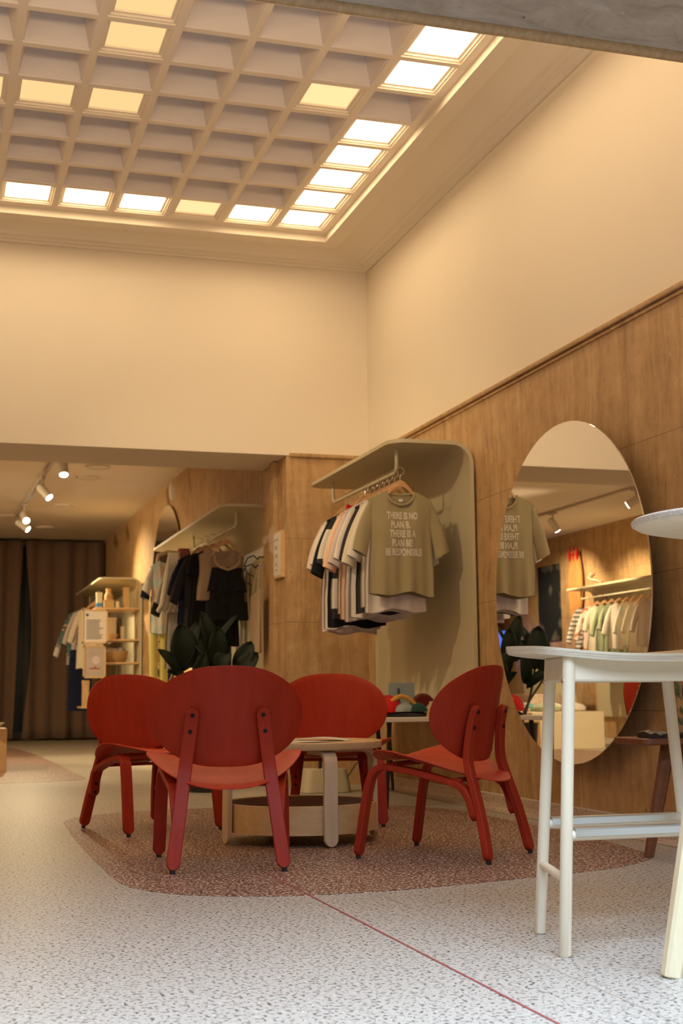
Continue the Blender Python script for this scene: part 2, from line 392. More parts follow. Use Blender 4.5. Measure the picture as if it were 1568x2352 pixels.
# beam across the front with rounded bead at its lower edge, and ceiling nearer the shop front
MB().box(WL-.1, WX+.1, 2.35, 3.03, ZS, ZC+.1).build('ceiling_beam', M['trav_s'], kind='structure')
MB().tube([(WL, 3.040, ZS-.001), (WX, 3.040, ZS-.001)], .019, 16).build('trim_9', M['ledge'], smooth=True, kind='structure')
MB().box(WL-.1, WX+.1, -3, 2.35, 2.75, 2.9).build('ceiling_front', M['ceiling'], kind='structure')
# skylight ceiling: flat frame + cove ring
KZ = 3.25
cx = lambda c: (.2145+.1151*c)*KZ
ry = lambda r: (1.8946+.1151*r)*KZ
CMIN, CMAX, RMIN, RMAX = -9, 5, -5, 7
ox0, ox1, oy0, oy1 = cx(CMIN)-.05, 2.60, ry(RMIN)-.05, 8.84
def ring(mb, offs):
    # offs: list of (outward offset, z) profile swept around the opening with mitred corners
    rs = []
    dx0, dx1, dy0, dy1 = ox0-WL, WX-ox1, oy0-3.03, BY-oy1
    for o, z in offs:   # o as 0..1 share of the way to the wall
        rs.append([(ox0-o*dx0, oy0-o*dy0, z), (ox1+o*dx1, oy0-o*dy0, z), (ox1+o*dx1, oy1+o*dy1, z), (ox0-o*dx0, oy1+o*dy1, z)])
    mb.rings(rs, cap=False)
cm = MB(); ring(cm, [(0, 3.96), (0, ZC), (.26, ZC)]); cm.build('ceiling', M['plaster'], kind='structure')
cv = MB(); ring(cv, [(.26, ZC), (.262, ZC+.022), (.36, ZC+.03), (.52, ZC+.034), (.66, ZC+.028), (.76, ZC+.012), (.82, ZC-.006), (.825, ZC-.016), (.86, ZC-.018), (.90, ZC-.026), (.905, ZC-.036), (.95, ZC-.042), (.96, ZC-.056), (1.0, ZC-.062)])
cv.build('ceiling_cove', M['plaster'], smooth=True, kind='structure')
MB().box(WL-.1, WX+.2, 2.9, 10, 4.3, 4.4).build('ceiling_slab', M['ceiling'], kind='structure')
# lattice ribs
LZ0, LZ1, RW = 3.88, 4.10, .021
lit = set()
lt = MB()
CW = (cx(1)-cx(0))/2
def cell_frames(c, r, is_lit):
    X0, Y0 = cx(c+.5), ry(r+.5); sq = lambda h, z: [(X0+sx*h, Y0+sy*h, z) for sx, sy in ((-1, -1), (1, -1), (1, 1), (-1, 1))]
    h = CW-RW
    lt.rings([sq(CW, LZ0), sq(h, LZ0)], cap=False)
    if is_lit: lt.rings([sq(h, LZ0), sq(h, LZ0+.075)], cap=False)
    else: lf.rings([sq(h, LZ0), sq(h, LZ0+.012), sq(h-.006, LZ0+.014), sq(h-.052, LZ0+.215)], cap=False); lf.add(sq(h-.052, LZ0+.215), [(0, 1, 2, 3)])
lf = MB()
bright = [(4, r) for r in (6, 5, 4, 3, 2, 0, -1, -2)]+[(c, 6) for c in (3, 1, 0, -1, -2, -3, -5, -6)]+[(-9, r) for r in range(-5, 6)]+[(4, r) for r in (-5, -4, -3)]
soft = [(2, 6), (3, 1)]
amber = [(0, 2), (-1, 2), (-2, 2), (0, 0), (0, -1)]
lit = set(bright+soft+amber)
for c in range(CMIN, CMAX):
    for r in range(RMIN, RMAX): cell_frames(c, r, (c, r) in lit)
lt.box(cx(CMIN), cx(CMAX), ry(RMIN), ry(RMAX), LZ1+.12, LZ1+.14)
lt.box(ox0-.05, cx(CMIN), oy0-.05, oy1+.05, LZ0+.0, LZ1); lt.box(cx(CMAX), ox1+.05, oy0-.05, oy1+.05, LZ0+.0, LZ1)
lt.box(cx(CMIN), cx(CMAX), ry(RMAX), oy1+.05, LZ0+.0, LZ1); lt.box(cx(CMIN), cx(CMAX), oy0-.05, ry(RMIN), LZ0+.0, LZ1)
lf.build('ceiling_coffers', M['coffer'], kind='structure')
lt.build('ceiling_lattice', M['lattice'], kind='structure', bevel=0)
words = {4: 'right-hand edge', 6: 'far edge'}
ordn = ['first', 'second', 'third', 'fourth', 'fifth', 'sixth', 'seventh', 'eighth', 'ninth', 'tenth']
def lamp_panel(c, r, mat, label, group):
    t = thing('ceiling_light_panel', label, 'light', (cx(c+.5), ry(r+.5), LZ0), 0, group)
    h = (cx(1)-cx(0))/2-RW-.0005
    fr = MB(); a, b2 = h, h-.028
    fr.rings([[(sx*q, sy*q, z) for sx, sy in ((-1, -1), (1, -1), (1, 1), (-1, 1))] for q, z in ((a, .008), (a-.012, .008), (a-.012, .020), (b2, .020), (b2, .040), (a, .040))], cap=False)
    fr.build('frame', M['lattice'], t)
    MB().box(-b2-.004, b2+.004, -b2-.004, b2+.004, .032, .038).build('diffuser', mat, t)
right_rows = [6, 5, 4, 3, 2, 0, -1, -2]
desc = {6: 'bright white skylight panel in the far right corner of the coffered ceiling'}
for k, r in enumerate(right_rows):
    lab = desc.get(r) or ('white-lit ceiling panel on the right-hand edge of the coffers, %s one counted from the far corner' % ordn[k])
    if r == 0: lab = 'white-lit ceiling panel on the right edge just nearer than the unlit coffer'
    if r == -1: lab = 'large white-lit ceiling panel on the right edge, second nearer than the unlit coffer'
    if r == -2: lab = 'white-lit ceiling panel half hidden by the stone beam edge'
    lamp_panel(4, r, M['bright'], lab, 'bright panels around the skylight edge')
for c, lab in ((3, 'white-lit ceiling panel on the far edge next to the corner panel'), (1, 'white-lit ceiling panel on the far edge left of the dimmer yellow one'),
               (0, 'white-lit ceiling panel on the far edge, middle of the three in a row'), (-1, 'white-lit ceiling panel on the far edge at the left side of the picture')):
    lamp_panel(c, 6, M['bright'], lab, 'bright panels around the skylight edge')
lamp_panel(2, 6, M['bright2'], 'dimmer yellow ceiling panel among the bright ones on the far edge', None)
lamp_panel(3, 1, M['bright2'], 'lone yellow ceiling panel beside the bright right-hand row', None)
for (c, r), lab in (((0, 2), 'amber ceiling panel right of its amber neighbour in the middle of the coffers'), ((-1, 2), 'amber ceiling panel whole and left of its amber neighbour'),
                    ((-2, 2), 'amber ceiling panel cut off by the left picture edge'), ((0, 0), 'amber ceiling panel just below the one at the top picture edge'), ((0, -1), 'amber ceiling panel cut off by the top picture edge')):
    lamp_panel(c, r, M['amber'], lab, 'amber panels inside the coffered ceiling')
for c, r in [x for x in bright if not ((x[0] == 4 and x[1] > -3) or (x[1] == 6 and x[0] >= -1))]:  # unseen panels, set lit to add light to the room
    lamp_panel(c, r, M['bright'], 'lit ceiling panel outside the picture, added to light the room', 'added skylight panels out of the picture')

# curtain
def curtain(x0, x1, y, z0, z1, label, lean0=0, lean1=0, seed=0):
    rnd = random.Random(seed); ph = [rnd.uniform(0, 6.28) for _ in range(4)]
    n, mz = int((x1-x0)*46), 14; vs = []; fs = []
    for k in range(mz+1):
        t = k/mz; z = z1+(z0-z1)*t
        for i in range(n+1):
            u = i/n; x = x0+(x1-x0)*u+(1-u)**3*lean0*sin(pi*min(1, t*1.0))**1.5*1.0+u**3*lean1*t
            d = .035*sin(x*25+ph[0]+.6*sin(x*6+ph[1]))+.03*sin(x*13+ph[2])
            vs.append((x, y+d*(.8+.4*t), z))
    for k in range(mz):
        for i in range(n): fs.append((k*(n+1)+i, k*(n+1)+i+1, (k+1)*(n+1)+i+1, (k+1)*(n+1)+i))
    mb = MB(); mb.add(vs, fs); o = mb.build('curtain', M['curtain'], smooth=True)
    tag(o, label, 'curtain')
    sd = o.modifiers.new('cloth', 'SOLIDIFY'); sd.thickness = .006
curtain(1.325, 2.5, 20.62, .03, 2.98, 'brown floor-length curtain in the far back room, right of the dark window gap', .10, 0, 1)
curtain(-.6, 1.285, 20.62, .03, 2.98, 'brown floor-length curtain in the far back room, left of the dark window gap', 0, -.10, 2)
curtain(-3.1, -.62, 20.66, .03, 2.98, 'brown curtain at the far left end of the back room', 0, 0, 3)

# ------------------------------------------------------------------ back room ceiling fittings
tr = MB(); tr.box(-.018, .018, -3.4, 3.4, -.03, 0)
tt = thing('lighting_track', 'long ceiling track carrying spotlights toward the curtain', 'lighting track', (1.10, 14.6, ZB)); tt.rotation_euler = (0, 0, radians(1.3))
tr.build('rail', M['track'], tt); MB().box(-1.6, -.0, 3.38, 3.42, -.03, 0).build('cross_rail', M['track'], tt)
def spotlight(loc, aim, label, power, group='track spotlights in the back room', blend=.6, ang=62, lit=True):
    t = thing('track_spotlight', label, 'spotlight', loc, 0, group)
    d = (Vector(aim)-Vector(loc)).normalized()
    MB().box(-.02, .02, -.09, .09, -.055, -.03).build('adapter', M['track'], t)
    p0 = Vector((0, 0, -.17))-d*.05; p1 = p0+d*.17
    MB().tube([Vector((0, 0, -.05)), Vector((0, 0, -.15)), p0], .012, 8).build('arm', M['track'], t)
    MB().tube([p0-d*.02, p0, p1-d*.002], [.03, .046, .046], 20).build('barrel', M['dullwhite'], t, smooth=True)
    MB().tube([p1-d*.001, p1+d*.004], .040, 20).build('lens', M['spot'], t)
    if lit:
        l = bpy.data.lights.new('spot_lamp', 'SPOT'); l.energy = power; l.spot_size = radians(ang); l.spot_blend = blend
        l.color = (1, .78, .46); l.shadow_soft_size = .04
        o = bpy.data.objects.new('spot_lamp', l); COL.objects.link(o)
        o.location = p1+d*.03; o.rotation_euler = d.to_track_quat('-Z', 'Y').to_euler(); o.parent = t
spotlight((1.16, 12.93, ZB), (1.25, 11.5, 0), 'nearest white track spotlight, just under the beam', SPOT_W*.2, ang=50)
spotlight((1.10, 14.62, ZB), (2.45, 13.6, 1.3), 'second white track spotlight with its lens turned to the clothes rack', SPOT_W*1.7)
spotlight((1.05, 16.8, ZB), (1.6, 14.0, 1.0), 'third white track spotlight facing the camera', SPOT_W*.6)
spotlight((1.06, 17.62, ZB), (2.52, 16.9, 1.9), 'farthest white track spotlight, below the third', SPOT_W*1.1, blend=1, ang=75)
tt = thing('lighting_track', 'second ceiling track over the left half of the back room, seen in the mirror', 'lighting track', (-1.95, 14.2, ZB))
MB().box(-.018, .018, -3.6, 3.6, -.03, 0).build('rail', M['track'], tt)
for y, aim in ((11.2, (.6, 13.0, .2)), (13.0, (-3.1, 12.4, 1.6)), (13.75, (1.6, 16.5, .4)), (15.95, (-3.1, 16.2, 1.5)), (17.3, (-3.1, 18.0, 1.7))):  # two show in the mirror, the others are added fill for the back room
    spotlight((-1.95, y, ZB), aim, 'spotlight on the second back-room track, some seen in the mirror, the rest added as fill', SPOT_W*(1.5 if aim[0] > 0 else .8), 'spotlights on the second track', ang=95)
ring_spots = [(1.61, 13.95), (1.59, 14.68), (1.54, 16.95)]
for (x, y), lab in zip(ring_spots, ('round recessed ceiling speaker nearest the beam', 'round recessed ceiling speaker just behind the nearest one', 'round recessed ceiling speaker halfway down the back room')):
    o = thing('ceiling_speaker', lab, 'speaker', (x, y, ZB), 0, 'recessed ceiling speakers')
    MB().lathe([(.135, 0), (.135, -.014), (.118, -.018), (.105, -.006), (.105, 0)], 32).build('rim', M['dullwhite'], o, smooth=True)
    MB().lathe([(.10, 0), (.10, -.006), (.03, -.012), (.02, 0)], 32).build('grille', M['ceiling'], o, smooth=True)
o = thing('ceiling_speaker', 'round pale ceiling disc farthest back, near the curtain', 'speaker', (1.50, 19.2, ZB), 0, None)
MB().lathe([(.15, 0), (.14, -.02), (.10, -.03), (.02, -.032)], 32).build('rim', M['dullwhite'], o, smooth=True)
al = thing('wall_sounder', 'small white oval device high on the stone wall above the far mirror', 'alarm', (BX-.001, 14.6, 2.88))
MB().rings([[(-x, .05*k*cos(a), .10*k*sin(a)) for a in [2*pi*i/24 for i in range(24)]] for x, k in ((0, 1), (.03, .97), (.045, .8), (.05, .4))]).build('housing', M['dullwhite'], al, smooth=True)

for (px_, py_), aim_, lab_ in (((-.9, 5.2), (2.7, 7.9, 1.4), 'added fill spotlight left in the high room facing the t-shirts, out of the picture'),
                             ((-1.1, 6.6), (2.5, 9.0, 1.4), 'added fill spotlight left in the high room facing the pier, out of the picture')):
    spotlight((px_, py_, LZ0), aim_, lab_, 170, None, .9, 46)  # unseen fill spots added to brighten the t-shirts and the pier
# ------------------------------------------------------------------ round mirrors
def round_mirror(x, y, z, r, label, off=0):
    t = thing('round_mirror', label, 'mirror', (x, y, z))
    circ = lambda rr, xx: [(xx, rr*cos(2*pi*i/96), rr*sin(2*pi*i/96)) for i in range(96)]
    MB().rings([circ(r*.72, off), circ(r*.72, -.022), circ(r*.9, -.022), circ(r*.9, -.028)]).build('backing', M['darkback'], t)
    MB().rings([circ(r-.001, -.028), circ(r, -.029), circ(r, -.034), circ(r-.001, -.035)], cap=True).build('glass', M['mirror'], t)
round_mirror(2.95, 5.872, 1.118, .822, 'large frameless round mirror on the stone wall behind the white bar stool', .08)
round_mirror(BX-.0, 14.9, 1.76, 1.0, 'frameless round mirror in the back room between the two clothes racks')

# ------------------------------------------------------------------ display racks
def rack(xw, y0, y1, ztop, depth, zbot, label):
    t = thing('clothes_rack', label, 'clothes rack', (xw, (y0+y1)/2, 0))
    L = (y1-y0)/2; R = .13; th = .022; cr = .11
    prof = [(-.012, zbot), (-.012, ztop-R)]
    prof += [(-.012-R+R*cos(a), ztop-R+R*sin(a)) for a in [pi/2*k/8 for k in range(1, 9)]]
    xs = [-.012-R-(depth-.012-R-cr)*k/3 for k in (1, 2, 3)]+[-depth+cr-cr*sin(a) for a in [pi/2*k/8 for k in range(1, 9)]]
    prof += [(x, ztop) for x in xs]
    rs = []
    for k, (x, z) in enumerate(prof):
        a = Vector(prof[max(0, k-1)]); b = Vector(prof[min(len(prof)-1, k+1)]); tg = (b-a).normalized(); nn = Vector((-tg.y, tg.x))
        d = max(0, -x-(depth-cr)); ins = cr-sqrt(max(0, cr*cr-d*d)) if z >= ztop-1e-6 else 0
        e = .004; h = th
        rs.append([(x, -L+ins, z), (x, L-ins, z), (x+nn.x*h, L-ins, z+nn.y*h), (x+nn.x*h, -L+ins, z+nn.y*h)])
    MB().rings(rs).build('shell', M['rack'], t, smooth=True)
    return t, L
def rail(t, x, ya, yb, zr, ztop):
    r = .05
    p = [(x+.0, ya, ztop)]+[(x, ya, zr+r)]+[(x, ya+r-r*cos(a), zr+r-r*sin(a)) for a in [pi/2*k/5 for k in range(1, 6)]]
    p += [(x, yb-r+r*sin(a), zr+r-r*cos(a)) for a in [pi/2*k/5 for k in range(0, 6)]]+[(x, yb, ztop)]
    MB().tube(p, .011, 12).build('hanging_rail', M['rack'], t, smooth=True)
t, L = rack(WX-.005, 7.2, 9.0, 2.10, .52, .505, 'tall cream shelf-topped rack with a wrapped rail of t-shirts beside the large mirror')
rail(t, -.42, -.70, .62, 1.935, 2.10)
t2, L = rack(BX-.002, 10.02, 13.4, 2.10, .42, .3, 'long cream rack of dark clothes behind the stone pier')
rail(t2, -.25, -1.45, .35, 1.955, 2.10)
t3, L = rack(BX-.002, 16.75, 19.75, 2.11, .54, .0, 'cream rack at the far end with shelves, framed notices and hanging clothes')
rail(t3, -.36, .1, 1.2, 1.95, 2.11)
t4, L = rack(0, -1.35, 1.35, 2.10, .50, .3, 'cream rack of light clothes on the left wall, seen in the mirror')
rail(t4, -.36, -1.1, 1.05, 1.95, 2.10)
t4.location = (WL+.004, 16.1, 0); t4.rotation_euler = (0, 0, pi)

# ------------------------------------------------------------------ garments and hangers
def make_hanger(name='clothes_hanger', wmat='hanger'):
    t = thing(name, 'x', 'clothes hanger')
    p = smoothpath([(-.14, 0, -.158), (-.115, 0, -.134), (-.08, 0, -.097), (-.05, 0, -.064), (-.025, 0, -.042), (0, 0, -.034), (.025, 0, -.042), (.05, 0, -.064), (.08, 0, -.097), (.115, 0, -.134), (.14, 0, -.158)], 4)
    mb = MB(); rs = []
    for q in p:
        k = 1-abs(q.x)/.14; h = .006+.018*k
        rs.append([(q.x, y, q.z+z) for y, z in ((-.003-.003*k, -h), (.003+.003*k, -h), (.003+.005*k, 0), (.002+.003*k, h*.6), (-.002-.003*k, h*.6), (-.003-.005*k, 0))])
    mb.rings(rs).build('shoulder_bar', M[wmat], t, smooth=True)
    h = [(0, 0, -.034), (0, 0, .0), (.003, 0, .012)]+[(.0+.024*sin(a), 0, .034-.024*cos(a)) for a in [pi*k/8*1.35 for k in range(1, 9)]]
    MB().tube(h, .0024, 6).build('hook', M['chrome'], t, smooth=True)
    return t
HANG = make_hanger(); HANG_B = None
first = [True]
def hang(x, y, zrail, rz, label, group=None, hook=None):
    o = HANG if first[0] else copy_tree(HANG); first[0] = False
    o.location = (x, y, zrail-.045); o.rotation_euler = (0, 0, rz); o['label'] = label; o['category'] = 'clothes hanger'
    if group: o['group'] = group
    return o
def garment(name, label, cat, mat, loc, length=.62, hw=.215, sleeve=.20, slw=.095, flare=1.0, neck=.085, dip=.085, rz=0, cuff=None, seed=0, group=None, collar=None, thick=.028, hemwave=.01, strap=False):
    """hanging garment; local origin at the neck point, z down, front faces -Y"""
    rnd = random.Random(seed+31); ph = [rnd.uniform(0, 6.28) for _ in range(5)]
    t = thing(name, label, cat, loc, rz, group)
    NU, NV = 28, 18
    fs_ = sleeve/.205
    def sleeve_ring(sx, s_, grow=0):
        A0, A1 = Vector((hw-.012, 0, -.052)), Vector((hw*.95-.012, 0, -.052-slw*1.85))
        C0 = Vector((hw-.012, 0, -.052))+Vector((.108, 0, -.293))*fs_; C1 = C0+Vector((-slw*.88, 0, -slw*.46))
        P = A0.lerp(C0, s_); Q = A1.lerp(C1, s_); P.x += .016*sin(pi*s_); Q.z += .010*sin(pi*s_)
        c = (P+Q)/2; e = (P-Q)/2; e = e*(1+grow/max(.01, e.length)); dd = thick*(.35+.65*s_)+grow
        return [Vector((sx*(c.x+e.x*cos(b)), dd*sin(b)+.004*sin(3*b+ph[3]+s_*4)*s_, c.z+e.z*cos(b))) for b in [2*pi*j/16 for j in range(16)]]
    def top(u, front):
        x = abs(u)*hw
        if x < neck: return -(dip if front else .022)*sqrt(max(0, 1-(x/neck)**2))
        return -.055*((x-neck)/(hw-neck))**1.15
    mb = MB(); vs = []; fs = []
    for side in (0, 1):
        for k in range(NV+1):
            v = k/NV
            for i in range(NU+1):
                u = -1+2*i/NU
                zt = top(u, side == 0); zb = -length+hemwave*sin(u*5+ph[0])+(0.012*(1-u*u) if side == 0 else 0)
                z = zt+(zb-zt)*v
                wd = hw*(1-.06*sin(pi*min(1, v*1.4)))*(1+(flare-1)*v)
                x = u*wd
                e = (1-abs(u)**2.6)**.5 if abs(u) < 1 else 0
                d = (.006+thick*min(1, v*3.2))*e
                f = (.012*sin(u*8+ph[1]+v*1.5)+.007*sin(u*15+ph[2]))*v**1.2*min(1, e*2)
                y = (-d if side == 0 else d)+f*(1 if side == 0 else .7)
                vs.append((x, y, z))
    W = NU+1
    off = (NV+1)*W
    for side in (0, 1):
        o = side*off
        for k in range(NV):
            for i in range(NU):
                fs.append((o+k*W+i, o+k*W+i+1, o+(k+1)*W+i+1, o+(k+1)*W+i))
    mb.add(vs, fs)
    if sleeve > 0:
        for sx in (-1, 1):
            NS = 8; mb.rings([sleeve_ring(sx, k/NS) for k in range(NS+1)], cap=False)
    body = mb.build('body', M[mat], t, smooth=True, fix=False)
    bm = bmesh.new(); bm.from_mesh(body.data); bmesh.ops.remove_doubles(bm, verts=bm.verts, dist=.0006); bm.to_mesh(body.data); bm.free()
    if collar:
        pth = []
        for i in range(25):
            a = 2*pi*i/24; x = neck*1.02*sin(a); zf = -dip*sqrt(max(0, 1-(x/(neck*1.03))**2)); zb = -.022*sqrt(max(0, 1-(x/(neck*1.03))**2))
            f = cos(a); pth.append((x, -.016*f if f > 0 else -.010*f, (zf if f > 0 else zb)+.002))
        MB().tube(pth, .0085, 8, cap=False).build('collar', M[collar], t, smooth=True)
    if cuff and sleeve > 0:
        for sx in (-1, 1):
            MB().rings([sleeve_ring(sx, q, .004) for q in (.80, .84, 1.0, 1.02)], cap=False).build('cuff', M[cuff], t, smooth=True)
    return t

# rack beside the large mirror: near to far
RX, RZ = WX-.005-.42, 1.935
NZ = RZ-.045-.085   # neck height
G1 = 't-shirts on the rack beside the large mirror'
shirt = garment('t_shirt', 'olive green t-shirt with five lines of pale block lettering at the front of the rail', 't-shirt', 'olive', (RX-.015, 7.30, NZ), .61, .200, .205, .098, 1.0, collar='olive', seed=1, group=G1)
spec = [('white', .70, 'long white t-shirt hanging right behind the olive one and showing below it', .188, .22, 1.0),
        ('cream', .66, 'cream t-shirt whose sleeve shows left of the olive shirt', .188, .24, 1.0),
        ('char', .69, 'charcoal t-shirt between two pale shirts near the front of the rail', .188, .22, 1.0),
        ('white', .71, 'white t-shirt right behind the charcoal one', .188, .21, 1.0),
        ('lilac', .72, 'greyish pink t-shirt with folded sleeve in the middle of the rail', .188, .22, 1.0),
        ('peach', .70, 'peach t-shirt in the middle of the rail behind the greyish pink one', .188, .23, 1.0),
        ('cream', .66, 'cream t-shirt between the peach one and the black ones', .188, .20, 1.0),
        ('strback', .70, 'black and white blocked t-shirt toward the far end of the rail', .188, .20, 1.0),
        ('black', .73, 'black long-bodied t-shirt near the far end of the rail', .200, .235, 1.0),
        ('white', .74, 'white t-shirt partly hidden behind the black one at the far end of the rail', .190, .19, 1.0),
        ('pink', .76, 'pale pink t-shirt last on the far end of the rail', .188, .20, 1.0)]
yy = 7.40
ysp = [7.40, 7.50, 7.59, 7.68, 7.78, 7.87, 7.97, 8.07, 8.17, 8.27, 8.37]
for k, (mt, ln, lab, hw_, sl, fl) in enumerate(spec):
    garment('t_shirt', lab, 't-shirt', mt, (RX-.015+random.uniform(-.012, .012), ysp[k], NZ-.005*k/3), ln, hw_, sl, .095, fl, seed=k+5, group=G1, rz=random.uniform(-.06, .06), collar=mt if mt != 'strback' else 'cream')
hang(RX-.015, 7.30, RZ, 0, 'wooden hanger holding the olive lettered t-shirt')
for k in range(len(ysp)):
    hang(RX-.015, ysp[k], RZ, 0, 'wooden hanger on the t-shirt rail behind the one with the olive shirt', 'wooden hangers behind the olive shirt')
hang(RX-.03, 7.92, RZ, .25, 'wooden hanger on the t-shirt rail behind the one with the olive shirt', 'wooden hangers behind the olive shirt')
garment('t_shirt', 'small bright red top just showing above the pale shirts on the rail', 't-shirt', 'redcloth', (RX-.03, 8.02, NZ+.03), .4, .10, 0, .07, seed=77, group=G1)
# lettering printed on the olive shirt
lines = [('THERE IS NO', .0, .188), ('PLAN B.', -.012, .118), ('THERE IS A', .0, .160), ('PLAN BE!', -.004, .125), ('BE RESPONSIBLE!', .006, .225)]
allm = MB()
dg = bpy.context.evaluated_depsgraph_get()
me_all = bpy.data.meshes.new('print'); bmA = bmesh.new()
for k, (s_, dx, wd) in enumerate(lines):
    cu = bpy.data.curves.new('lettering', 'FONT'); cu.body = s_; cu.align_x = 'CENTER'; cu.size = 1; cu.offset = .04; cu.resolution_u = 3; cu.space_character = 1.02
    to = bpy.data.objects.new('lettering', cu); COL.objects.link(to)
    bpy.context.view_layer.update()
    me = bpy.data.meshes.new_from_object(to.evaluated_get(bpy.context.evaluated_depsgraph_get()))
    xs = [v.co.x for v in me.vertices]; ys = [v.co.y for v in me.vertices]
    sx = wd/(max(xs)-min(xs)); capy = max(ys); sy = .041/capy; mx = (max(xs)+min(xs))/2
    bt = bmesh.new(); bt.from_mesh(me); bmesh.ops.triangulate(bt, faces=bt.faces)
    bmesh.ops.subdivide_edges(bt, edges=[e for e in bt.edges if e.calc_length() > .2], cuts=2)
    for v in bt.verts: v.co = Vector(((v.co.x-mx)*sx+dx, 0, v.co.y*sy-.165-.0535*k))
    bt.to_mesh(me); bt.free(); bmA.from_mesh(me)
    bpy.data.objects.remove(to)
bmA.to_mesh(me_all); bmA.free()
bodyo = [c for c in shirt.children if c.name.startswith('body')][0]
from mathutils.bvhtree import BVHTree
bv = BVHTree.FromPolygons([v.co[:] for v in bodyo.data.vertices], [p.vertices[:] for p in bodyo.data.polygons])
for v in me_all.vertices:
    h = bv.ray_cast(Vector((v.co.x, -.5, v.co.z)), Vector((0, 1, 0)))
    v.co.y = (h[0].y if h[0] else -.03)-.0022
me_all.materials.append(M['print'])
po = bpy.data.objects.new('printed_lettering', me_all); COL.objects.link(po); po.parent = shirt; po['label'] = 'pale block lettering on the chest'
MB().box(-.012, .012, -.004, -.002, -.062, -.046).build('neck_label', M['paper'], shirt)

# long rack in the back room
BR, BZ = BX-.002-.25, 1.955; BN = BZ-.045-.085
G2 = 'clothes on the long rack behind the pier'
bg = thing('black_playsuit', 'black ruffled playsuit with tan straps on the front wooden hanger of the back-room rack', 'playsuit', (BR, 10.6, BN-.0), 0, G2)
def ruffle(mb, hw0, hw1, z0, z1, n=40, th=.03, wav=.012, fr=9, ph=0, yo=0):
    rs = []
    for k in range(9):
        s_ = k/8; rs.append([( (hw0+(hw1-hw0)*s_)*cos(2*pi*i/n), yo+(th*(.6+.5*s_))*sin(2*pi*i/n)+wav*s_*sin(fr*2*pi*i/n+ph), z0+(z1-z0)*s_+.008*s_*sin(5*2*pi*i/n+ph)) for i in range(n)])
    mb.rings(rs, cap=False)
mb = MB(); ruffle(mb, .125, .165, -.165, -.36, ph=1); ruffle(mb, .14, .15, -.34, -.47, ph=2, th=.03)
for sx in (-1, 1): ruffle2 = [[(sx*.085+(.085)*(1+.1*s_)*cos(2*pi*i/24), .035*sin(2*pi*i/24)*(1+.3*s_), -.44-.15*s_) for i in range(24)] for s_ in (0, .3, .6, 1)]; mb.rings(ruffle2, cap=False)
mb.build('body', M['black'], bg, smooth=True, fix=False)
MB().tube([(-.105, -.01, -.06), (-.10, -.014, -.12), (-.06, -.03, -.165), (0, -.034, -.185), (.06, -.03, -.165), (.10, -.014, -.12), (.105, -.01, -.06)], .011, 8).build('neckline', M['linen'], bg, smooth=True)
hang(BR, 10.6, BZ, 0, 'large wooden hanger at the front of the back-room rack')
others = [('linen', .42, 'tan strapped top right behind the black playsuit', .19, 0, 1.1, 10.72, 0),
          ('black', .78, 'black dress in the middle of the back-room rack', .19, .10, 1.2, 10.9, .1),
          ('char', .95, 'charcoal coat in the middle of the back-room rack', .20, .25, 1.1, 11.05, .1),
          ('navy', .75, 'navy top left of the black playsuit', .19, .20, 1.0, 11.2, .1),
          ('grey', .95, 'grey jacket with black cuffs and long hem', .21, .30, 1.1, 11.45, .2)]
for k, (mt, ln, lab, hw_, sl, fl, y, rz) in enumerate(others):
    garment('garment', lab, 'clothing', mt, (BR-.02-.03*k, y, BN), ln, hw_, sl, .08, fl, seed=40+k, group=G2, rz=rz, cuff='black' if mt == 'grey' else None)
    if k < 4: hang(BR-.02-.03*k, y, BZ, rz, 'wooden hanger behind the front one on the back-room rack', 'wooden hangers in the back room')
garment('jacket', 'pastel patterned jacket with navy cuffs at the left end of the back-room rack', 'jacket', 'pastel', (2.03, 11.98, BN+.02), .66, .17, .19, .085, 1.0, seed=60, group=G2, rz=.1, cuff='navy')
pm = MB()
for sx in (-1, 1): pm.rings([[(sx*.055+.052*cos(2*pi*i/20)*(1-.1*s_), .04*sin(2*pi*i/20), -.1-.78*s_) for i in range(20)] for s_ in (0, .25, .5, .75, 1)], cap=False)
ptt = thing('yellow_trousers', 'pale yellow trousers hanging low under the pastel jacket', 'trousers', (1.95, 12.02, BN-.30), 0, G2)
pm.build('legs', M['yellow'], ptt, smooth=True, fix=False)
MB().lathe([(.105, -.12), (.11, -.06), (.105, 0)], 24, cap=False).build('waistband', M['yellow'], ptt, smooth=True); ptt.scale = (.8, .6, 1)
sc = MB()
for k in range(5):
    x = -.04+.02*k
    sc.tube([(x*.6, -.01*k, 0), (x, -.012, -.12), (x*1.2-.01, -.0, -.27), (x*1.6-.015, .008, -.40), (x*1.8-.04, 0, -.45)], [.016, .02, .024, .022, .014], 8)
scf = sc.build('scarf', M['cream'], smooth=True); scf.location = (1.955, 11.30, BN+.02); scf.scale = (1.2, 1, 1.12)
tag(scf, 'cream draped scarf tied at the end, in front of the grey jacket', 'scarf', G2)
ms = MB()
for k in range(3): ms.tube([(.02*k-.02, 0, 0), (.03*k-.03, -.02, -.07), (.035*k-.02, .01, -.15), (.02*k-.01, -.01, -.23)], [.03, .035, .032, .012], 8)
mso = ms.build('scarf', M['maroon'], smooth=True); mso.location = (2.04, 11.30, BN+.05); tag(mso, 'dusty red knotted scarf hanging by the rail end', 'scarf', G2)
bl = MB().tube([(-.14, 0, -.02), (-.13, 0, .05), (-.04, 0, .085), (.04, 0, .08), (.05, 0, .02), (.0, 0, -.02)], .018, 8).build('belt', M['linen'], smooth=True)
bl.location = (2.08, 12.1, BN+.03); tag(bl, 'tan looped belt bag over the far end of the back-room rail', 'belt', G2)
